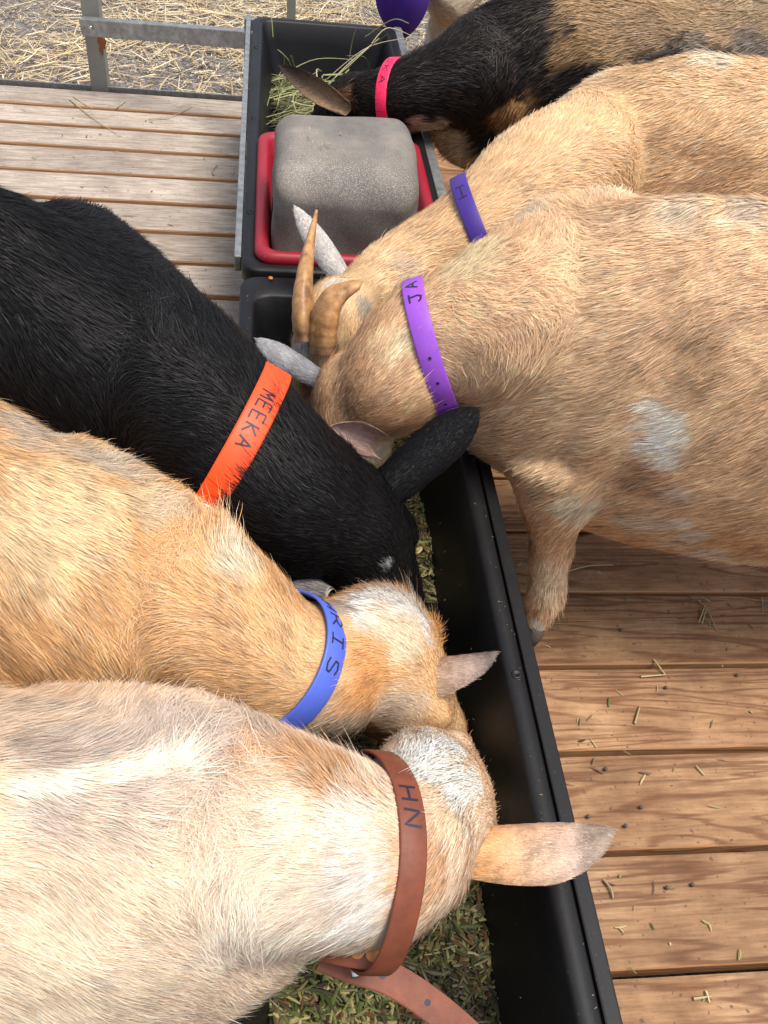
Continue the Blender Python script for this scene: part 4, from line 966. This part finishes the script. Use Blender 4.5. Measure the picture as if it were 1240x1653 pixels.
# cream goat with the brown collar, nearest
goat(dict(seed=101, label='cream goat nearest the viewer, wearing a brown leather collar', group=FACING_R, withers=P(140, 1235, .60), heading=2, scale=1.12, fat=1.1,
    neck=Pz([((60, 1330, .44), .112, .12, .12), ((290, 1340, .465), .102, .10, .10), ((460, 1358, .455), .084, .082, .08), ((600, 1378, .43), .070, .070, .068), ((670, 1330, .405), .068, .064, .060)]),
    head=P(700, 1298, .39), head_dir=(.34, .36, -.87), head_up=(.86, .0, .50), head_scale=1.12,
    ears=[dict(base=P(712, 1372, .405), tip=P(996, 1366, .42), nrm=(.2, .05, -.95), width=.060, cup=.35, peak=.56, skew=.5, basew=.72, thick=.003), dict(base=P(668, 1205, .39), tip=P(703, 1142, .33), nrm=(-.2, .3, -1), width=.042)],
    ear_cols=[((.66, .50, .40), (.5, .38, .33), (.82, .48, .22)), ((.34, .32, .31), (.3, .25, .23))],
    coat=((.88, .70, .53), (.82, .57, .36)), hl=.017, hairs=190000 * HAIRS, wmul=.95, var=.10, guard=.25, guardcol=(.92, .88, .80), rootdark=.72,
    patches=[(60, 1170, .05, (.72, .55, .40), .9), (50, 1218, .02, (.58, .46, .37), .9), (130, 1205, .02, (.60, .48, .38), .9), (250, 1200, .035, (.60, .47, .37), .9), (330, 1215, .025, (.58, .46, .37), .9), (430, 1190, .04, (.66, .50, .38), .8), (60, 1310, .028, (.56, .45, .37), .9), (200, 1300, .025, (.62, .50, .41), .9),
             (520, 1240, .03, (.66, .38, .18), .8), (440, 1245, .025, (.70, .42, .22), .8), (600, 1440, .03, (.88, .80, .72), .8), (570, 1340, .02, (.86, .75, .63), .9), (380, 1500, .05, (.86, .72, .58), .9), (450, 1330, .03, (.86, .72, .55), .9),
             (0, 1262, .007, (.93, .84, .68), .9), (22, 1260, .007, (.93, .84, .68), .9), (44, 1258, .007, (.93, .84, .68), .9), (66, 1256, .007, (.93, .84, .68), .9), (88, 1254, .007, (.93, .84, .68), .9), (110, 1253, .007, (.93, .84, .68), .9), (132, 1251, .007, (.93, .84, .68), .9), (154, 1249, .007, (.93, .84, .68), .9), (176, 1247, .007, (.93, .84, .68), .9), (198, 1246, .007, (.93, .84, .68), .9), (220, 1244, .007, (.93, .84, .68), .9), (242, 1242, .007, (.93, .84, .68), .9), (264, 1240, .007, (.93, .84, .68), .9), (286, 1239, .007, (.93, .84, .68), .9), 
             (700, 1220, .045, (.95, .90, .82), .5), (750, 1270, .035, (.95, .90, .82), .5), (690, 1400, .03, (.75, .46, .25), .8), (60, 1580, .09, (.84, .68, .50), .9)],
    tufts=[(680, 1200, .03, 2.1, .35), (720, 1230, .03, 1.9, .25), (600, 1260, .02, 1.7, .4), (745, 1290, .025, 1.8, .25), (250, 1240, .05, 1.4, .1)],
    collars=[dict(t=.80, cpx=(612, 1405, .43), imgn=(1, .05, .36), width=.0225, mat=C_BR, label='brown leather collar', gap=.006, sag=((0, -.8, -.6), .014), text='HN', tfrom=(632, 1285), tto=(655, 1355), hh=.62, lw=.0010, fill=.6, straps=[('doubled_strap', [(508, 1518, .385), (545, 1528, .395), (585, 1536, .400), (612, 1542, .400)], .0262, [(.60, 'rivet', .0062), (.86, 'rivet', .0062)]), ('strap_tongue', [(520, 1540, .358), (570, 1560, .356), (630, 1580, .352), (690, 1618, .345), (750, 1668, .335), (790, 1710, .325)], .0262, [(.36, 'punched_hole', .0028), (.60, 'punched_hole', .0028)])], metal=[((571, 1552, .374), (574, 1578, .374), .0035), ((516, 1550, .372), (531, 1538, .374), .003)])]))

# tan goat with the blue collar
goat(dict(seed=202, label='tan goat with a white forehead tuft, wearing a blue collar, second from the viewer', group=FACING_R, withers=P(110, 790, .60), heading=-27, scale=1.12, fat=1.08,
    neck=Pz([((90, 860, .44), .10, .12, .12), ((250, 950, .46), .095, .095, .10), ((370, 1030, .46), .078, .082, .082), ((460, 1080, .44), .064, .066, .066), ((555, 1070, .42), .067, .064, .062)]),
    head=P(618, 1055, .40), head_dir=(.52, .05, -.85), head_up=(.84, -.02, .54), head_scale=1.14,
    ears=[dict(base=P(650, 1080, .405), tip=P(806, 1072, .42), nrm=(.1, -.1, -1), width=.054, cup=.4, peak=.25, basew=.9, skew=.6, thick=.003), dict(base=P(530, 955, .41), tip=P(440, 935, .39), nrm=(-.2, .3, -1), width=.04)],
    ear_cols=[((.36, .27, .23), (.72, .6, .52), (.50, .33, .21)), ((.36, .34, .33), (.4, .35, .3))],
    coat=((.84, .56, .30), (.70, .38, .15)), hl=.0165, hairs=150000 * HAIRS, var=.13, guard=.2, guardcol=(.90, .76, .56),
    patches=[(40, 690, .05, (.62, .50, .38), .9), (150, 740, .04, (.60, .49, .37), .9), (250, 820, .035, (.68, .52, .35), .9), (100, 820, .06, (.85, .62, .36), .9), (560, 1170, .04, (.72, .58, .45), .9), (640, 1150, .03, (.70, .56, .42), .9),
             (620, 970, .04, (.88, .84, .78), .5), (660, 980, .03, (.86, .80, .74), .5), (650, 1030, .028, (.82, .66, .46), .6), (600, 1095, .03, (.74, .38, .14), .8), (540, 975, .02, (.45, .36, .28), .6), (390, 900, .03, (.80, .68, .5), .8), (470, 950, .03, (.68, .38, .16), .8)],
    tufts=[(360, 865, .022, 1.9, .9, (.1, .6, .5)), (665, 965, .025, 2.1, .7), (600, 955, .025, 1.8, .6), (715, 1010, .02, 1.8, .5)],
    collars=[dict(t=.74, cpx=(450, 1084, .44), imgn=(1, .50, .60), width=.0250, mat=C_BL, label='blue strap collar', text='HRIS', tfrom=(512, 990), tto=(532, 1112), hh=.55, lw=.0009, fill=.6)]))

# black goat with the orange collar
goat(dict(seed=303, over=.20, label='black goat with a small white fleck on its forehead, wearing an orange collar', group=FACING_R, withers=P(80, 372, .67), heading=-27, scale=1.32, fat=1.08,
    neck=Pz([((90, 495, .49), .14, .14, .13), ((268, 622, .50), .106, .108, .115), ((375, 722, .48), .092, .094, .094), ((455, 800, .445), .096, .09, .085), ((520, 832, .41), .090, .08, .072)]),
    head=P(566, 858, .39), head_dir=(.46, -.10, -.88), head_up=(.86, -.15, .48), head_scale=1.32,
    ears=[dict(base=P(615, 795, .42), tip=P(773, 659, .51), nrm=(.25, .7, -.8), width=.060, cup=.25, peak=.6, basew=.85), dict(base=P(482, 892, .43), tip=P(366, 868, .44), nrm=(.2, .3, -1), width=.052, cup=.25, basew=.7)],
    ear_cols=[((.006, .0055, .0065), (.02, .015, .015)), ((.006, .0055, .0065), (.02, .018, .02))],
    coat=((.0075, .0065, .0065), (.0035, .003, .004)), hl=.018, hairs=120000 * HAIRS, var=.35, guard=.05, guardcol=(.07, .065, .06), rootdark=.6,
    patches=[(628, 910, .007, (.40, .40, .40), .9)], tufts=[(620, 905, .02, 1.5, .3), (450, 640, .03, 1.3, .3)],
    collars=[dict(t=.60, cpx=(378, 724, .48), imgn=(.87, .49, .06), width=.0320, mat=C_OR, label='bright orange strap collar', text='MEEKA', tfrom=(440, 640), tto=(392, 730), hh=.5, lw=.0011, fill=.66, buckle=(330, 815), kdir=1)]))

# tan goat with the light purple collar
goat(dict(seed=404, label='tan goat with white flank patches and a light purple collar', group=FACING_L, withers=P(1000, 322, .70), heading=178, scale=1.34, fat=1.02, torso=[(.125, .035, -.13, -.24), (.09, .062, -.10, -.28), (.04, .088, -.06, -.32), (-.03, .108, -.01, -.36), (-.12, .130, 0, -.385), (-.24, .150, -.01, -.395), (-.36, .155, -.015, -.39), (-.47, .142, -.01, -.36), (-.56, .12, -.02, -.31), (-.63, .08, -.06, -.26), (-.66, .03, -.10, -.18)],
    neck=Pz([((980, 470, .52), .14, .13, .13), ((860, 505, .54), .12, .112, .12), ((697, 555, .50), .076, .080, .080), ((640, 605, .46), .076, .072, .075), ((600, 640, .41), .066, .062, .062)]),
    head=P(566, 655, .39), head_dir=(-.10, -.22, -.95), head_up=(-.95, .05, .20), head_scale=1.08,
    ears=[dict(base=P(520, 612, .41), tip=P(414, 548, .42), nrm=(.1, .4, -.9), width=.038, cup=.25, basew=.75, peak=.6), dict(base=P(600, 716, .43), tip=P(531, 690, .465), nrm=(-.13, -.8, .75), width=.046, cup=.8, basew=.8, peak=.5)],
    ear_cols=[((.40, .40, .42), (.4, .36, .36)), ((.70, .58, .47), (.46, .32, .28))],
    coat=((.88, .61, .37), (.73, .44, .235)), hl=.0175, hairs=230000 * HAIRS, var=.15, guard=.2, guardcol=(.84, .72, .54), legs_front=[
        Pz([((910, 720, .38), .085, .085, .085), ((900, 790, .31), .062, .062, .060), ((893, 845, .24), .038, .038, .038), ((890, 868, .205), .030, .031, .031), ((888, 890, .175), .031, .032, .032), ((884, 925, .125), .026, .028, .028), ((879, 960, .080), .032, .032, .032), ((870, 1000, .035), .022, .023, .023), ((867, 1015, .02), .02, .021, .021)]),
        Pz([((960, 640, .30), .045, .05, .05), ((962, 730, .20), .028, .030, .030), ((960, 785, .10), .022, .024, .024), ((957, 815, .045), .026, .027, .027), ((957, 835, .02), .022, .024, .024)])],
    patches=[(1080, 680, .028, (.95, .85, .72), .9), (1090, 715, .026, (.95, .85, .72), .9), (1065, 650, .015, (.78, .68, .56), .9), (1112, 795, .016, (.82, .74, .64), .8), (1105, 845, .018, (.95, .85, .72), .8), (1135, 865, .020, (.95, .85, .72), .9), (1165, 890, .022, (.82, .76, .67), .9), (1060, 775, .03, (.56, .33, .18), .8),
             (1070, 845, .02, (.82, .70, .56), .9), (1190, 930, .03, (.82, .74, .63), .9), (1090, 880, .03, (.94, .80, .64), 1.4), (1150, 915, .035, (.94, .80, .64), 1.4), (1220, 940, .045, (.94, .80, .64), 1.4), (1030, 845, .02, (.84, .72, .56), 1.4), (1078, 660, .016, (.95, .85, .72), .9), (1095, 735, .02, (.95, .85, .72), .9), (1130, 560, .05, (.60, .38, .21), .9), (970, 300, .03, (.78, .64, .46), 1.6), (1100, 340, .03, (.74, .59, .43), 1.6), (1220, 335, .02, (.72, .58, .43), 1.6), (860, 350, .03, (.78, .62, .42), .9), (760, 420, .03, (.86, .68, .42), .9), (1180, 360, .010, (.86, .70, .48), 1.2), (1230, 368, .010, (.88, .72, .50), 1.2),
             (850, 850, .02, (.88, .72, .52), 1.2), (885, 935, .035, (.90, .72, .50), 1.2), (868, 1005, .014, (.85, .80, .74), .7), (950, 815, .03, (.84, .72, .54), .8), (500, 640, .025, (.58, .44, .32), .8), (570, 715, .02, (.76, .68, .6), .7), (610, 740, .025, (.80, .66, .48), .8), (640, 560, .03, (.86, .68, .44), .9)],
    tufts=[(650, 460, .022, 1.9, .8, (-.2, .3, .6)), (880, 330, .06, 1.5, .2), (890, 970, .03, 1.5, .2), (955, 815, .03, 1.5, .3), (1190, 940, .08, 1.6, .2)],
    collars=[dict(t=.60, cpx=(697, 560, .50), imgn=(-.96, .28, .08), width=.0270, mat=C_PU, label='light purple strap collar', text='JA', tfrom=(668, 492), tto=(660, 455), hh=.55, lw=.0012, fill=.6, holes=[(690, 582), (706, 619), (718, 648)], buckle=(750, 660))]))

# horned tan goat with the dark purple collar
goat(dict(seed=505, label='horned tan goat with a white ear, wearing a dark purple collar', group=FACING_L, withers=P(1040, 92, .68), heading=181, scale=1.32, fat=1.0, torso=[(.125, .035, -.13, -.24), (.09, .062, -.10, -.28), (.04, .088, -.06, -.32), (-.03, .108, -.01, -.36), (-.12, .130, 0, -.385), (-.24, .150, -.01, -.395), (-.36, .155, -.015, -.39), (-.47, .142, -.01, -.36), (-.56, .12, -.02, -.31), (-.63, .08, -.06, -.26), (-.66, .03, -.10, -.18)],
    neck=Pz([((1010, 230, .50), .12, .13, .13), ((900, 290, .52), .105, .108, .11), ((765, 380, .48), .082, .080, .085), ((665, 445, .43), .070, .068, .07), ((590, 500, .415), .062, .058, .06)]),
    head=P(535, 530, .40), head_dir=(-.25, -.25, -.93), head_up=(-.9, -.05, .30), head_scale=1.05,
    ears=[dict(base=P(560, 458, .42), tip=P(475, 333, .45), nrm=(.2, .5, -.85), width=.042, cup=.3, basew=.75, peak=.5)],
    ear_cols=[((.60, .56, .52), (.5, .4, .36))],
    coat=((.86, .605, .35), (.74, .46, .235)), hl=.0175, hairs=110000 * HAIRS, var=.14, guard=.2, guardcol=(.86, .76, .58),
    patches=[(960, 95, .04, (.72, .60, .45), .9), (1150, 80, .04, (.78, .64, .46), .9), (900, 150, .02, (.56, .47, .36), .9), (480, 545, .04, (.80, .77, .73), .7), (540, 480, .03, (.72, .64, .56), .8), (590, 500, .03, (.42, .35, .29), .8), (650, 450, .04, (.56, .42, .29), .9), (540, 570, .03, (.22, .16, .12), .8)],
    tufts=[(735, 300, .02, 1.7, .7, (-.3, .5, .5))],
    horns=[dict(pts=[P(494, 552, .42), P(489, 500, .455), P(494, 430, .49), P(511, 341, .52)], r=[.026, .025, .017, .0035], flat=(1, 0, .2)), dict(pts=[P(520, 572, .42), P(522, 525, .455), P(538, 482, .49), P(577, 459, .51)], r=[.026, .027, .021, .009], flat=(.6, .5, .3))],
    collars=[dict(t=.48, cpx=(775, 375, .485), imgn=(-.92, .42, .05), width=.0260, mat=C_DP, label='dark purple strap collar', text='H', tfrom=(748, 303), tto=(756, 322), hh=.5, lw=.0010, fill=.8)]))

# dark goat with the pink collar
goat(dict(seed=606, label='black and brown goat behind the grey block, wearing a bright pink collar', group=FACING_L, withers=P(850, -30, .62), heading=184, scale=1.2, fat=1.05,
    neck=Pz([((870, 70, .46), .12, .13, .13), ((770, 115, .45), .105, .105, .115), ((690, 140, .42), .084, .080, .085), ((640, 158, .39), .074, .070, .07), ((595, 168, .36), .066, .060, .06)]),
    head=P(560, 172, .335), head_dir=(-.62, .0, -.78), head_up=(-.70, .05, .65), head_scale=1.15,
    ears=[dict(base=P(566, 178, .36), tip=P(452, 106, .40), nrm=(-.35, -.9, .35), width=.055, cup=.45, peak=.4)],
    ear_cols=[((.020, .014, .011), (.10, .068, .045), (.34, .22, .13))],
    coat=((.020, .014, .011), (.010, .008, .008)), hl=.021, hairs=60000 * HAIRS, var=.25, guard=.08, guardcol=(.20, .13, .08), rootdark=.6,
    patches=[(830, 190, .045, (.42, .22, .08), .6), (980, 20, .09, (.38, .24, .12), .8), (1090, 0, .09, (.42, .28, .15), .8), (1220, -10, .10, (.42, .29, .17), .8), (1030, 10, .09, (.40, .26, .14), .8), (1150, 20, .09, (.40, .27, .15), .8), (1240, 30, .09, (.38, .27, .16), .8), (1050, 60, .05, (.32, .21, .12), .9), (1130, 75, .03, (.20, .16, .12), 1.2), (1220, 75, .04, (.20, .16, .13), 1.2), (920, 80, .04, (.30, .18, .08), .8), (680, 215, .045, (.80, .62, .45), .7), (740, 265, .06, (.75, .55, .34), .8), (720, 240, .05, (.8, .6, .4), .8), (665, 200, .02, (.6, .42, .3), .8), (560, 155, .025, (.16, .08, .04), .8), (780, 290, .05, (.6, .44, .28), .8)],
    tufts=[(650, 90, .03, 1.5, .5), (560, 140, .03, 1.5, .4)],
    collars=[dict(t=.72, cpx=(645, 160, .38), imgn=(-1, 0, .40), width=.0260, mat=C_PK, label='bright pink strap collar', text='OKA', tfrom=(634, 98), tto=(619, 140), hh=.5, lw=.0010, fill=.62, buckle=(672, 232))]))

# pale goat at the top edge
goat(dict(seed=707, label='pale cream goat at the far right, mostly hidden behind the black and brown goat', group=FACING_L, withers=P(900, -170, .52), heading=186, scale=.95, fat=1.0,
    neck=Pz([((850, -110, .42), .09, .10, .11), ((790, -70, .42), .080, .085, .09), ((745, -25, .39), .075, .075, .07), ((715, 20, .33), .068, .066, .065)]),
    head=P(712, 45, .27), head_dir=(-.1, .45, -.88), head_up=(-.95, 0, .25), head_scale=.95, ears=[dict(base=P(735, -20, .33), tip=P(790, -40, .33), nrm=(.2, -.3, -1), width=.045)],
    ear_cols=[((.7, .6, .5), (.6, .5, .4))], coat=((.76, .66, .50), (.68, .55, .38)), hl=.020, hairs=25000 * HAIRS, patches=[(690, 45, .04, (.85, .80, .72), .8)], tufts=[], collars=[]))
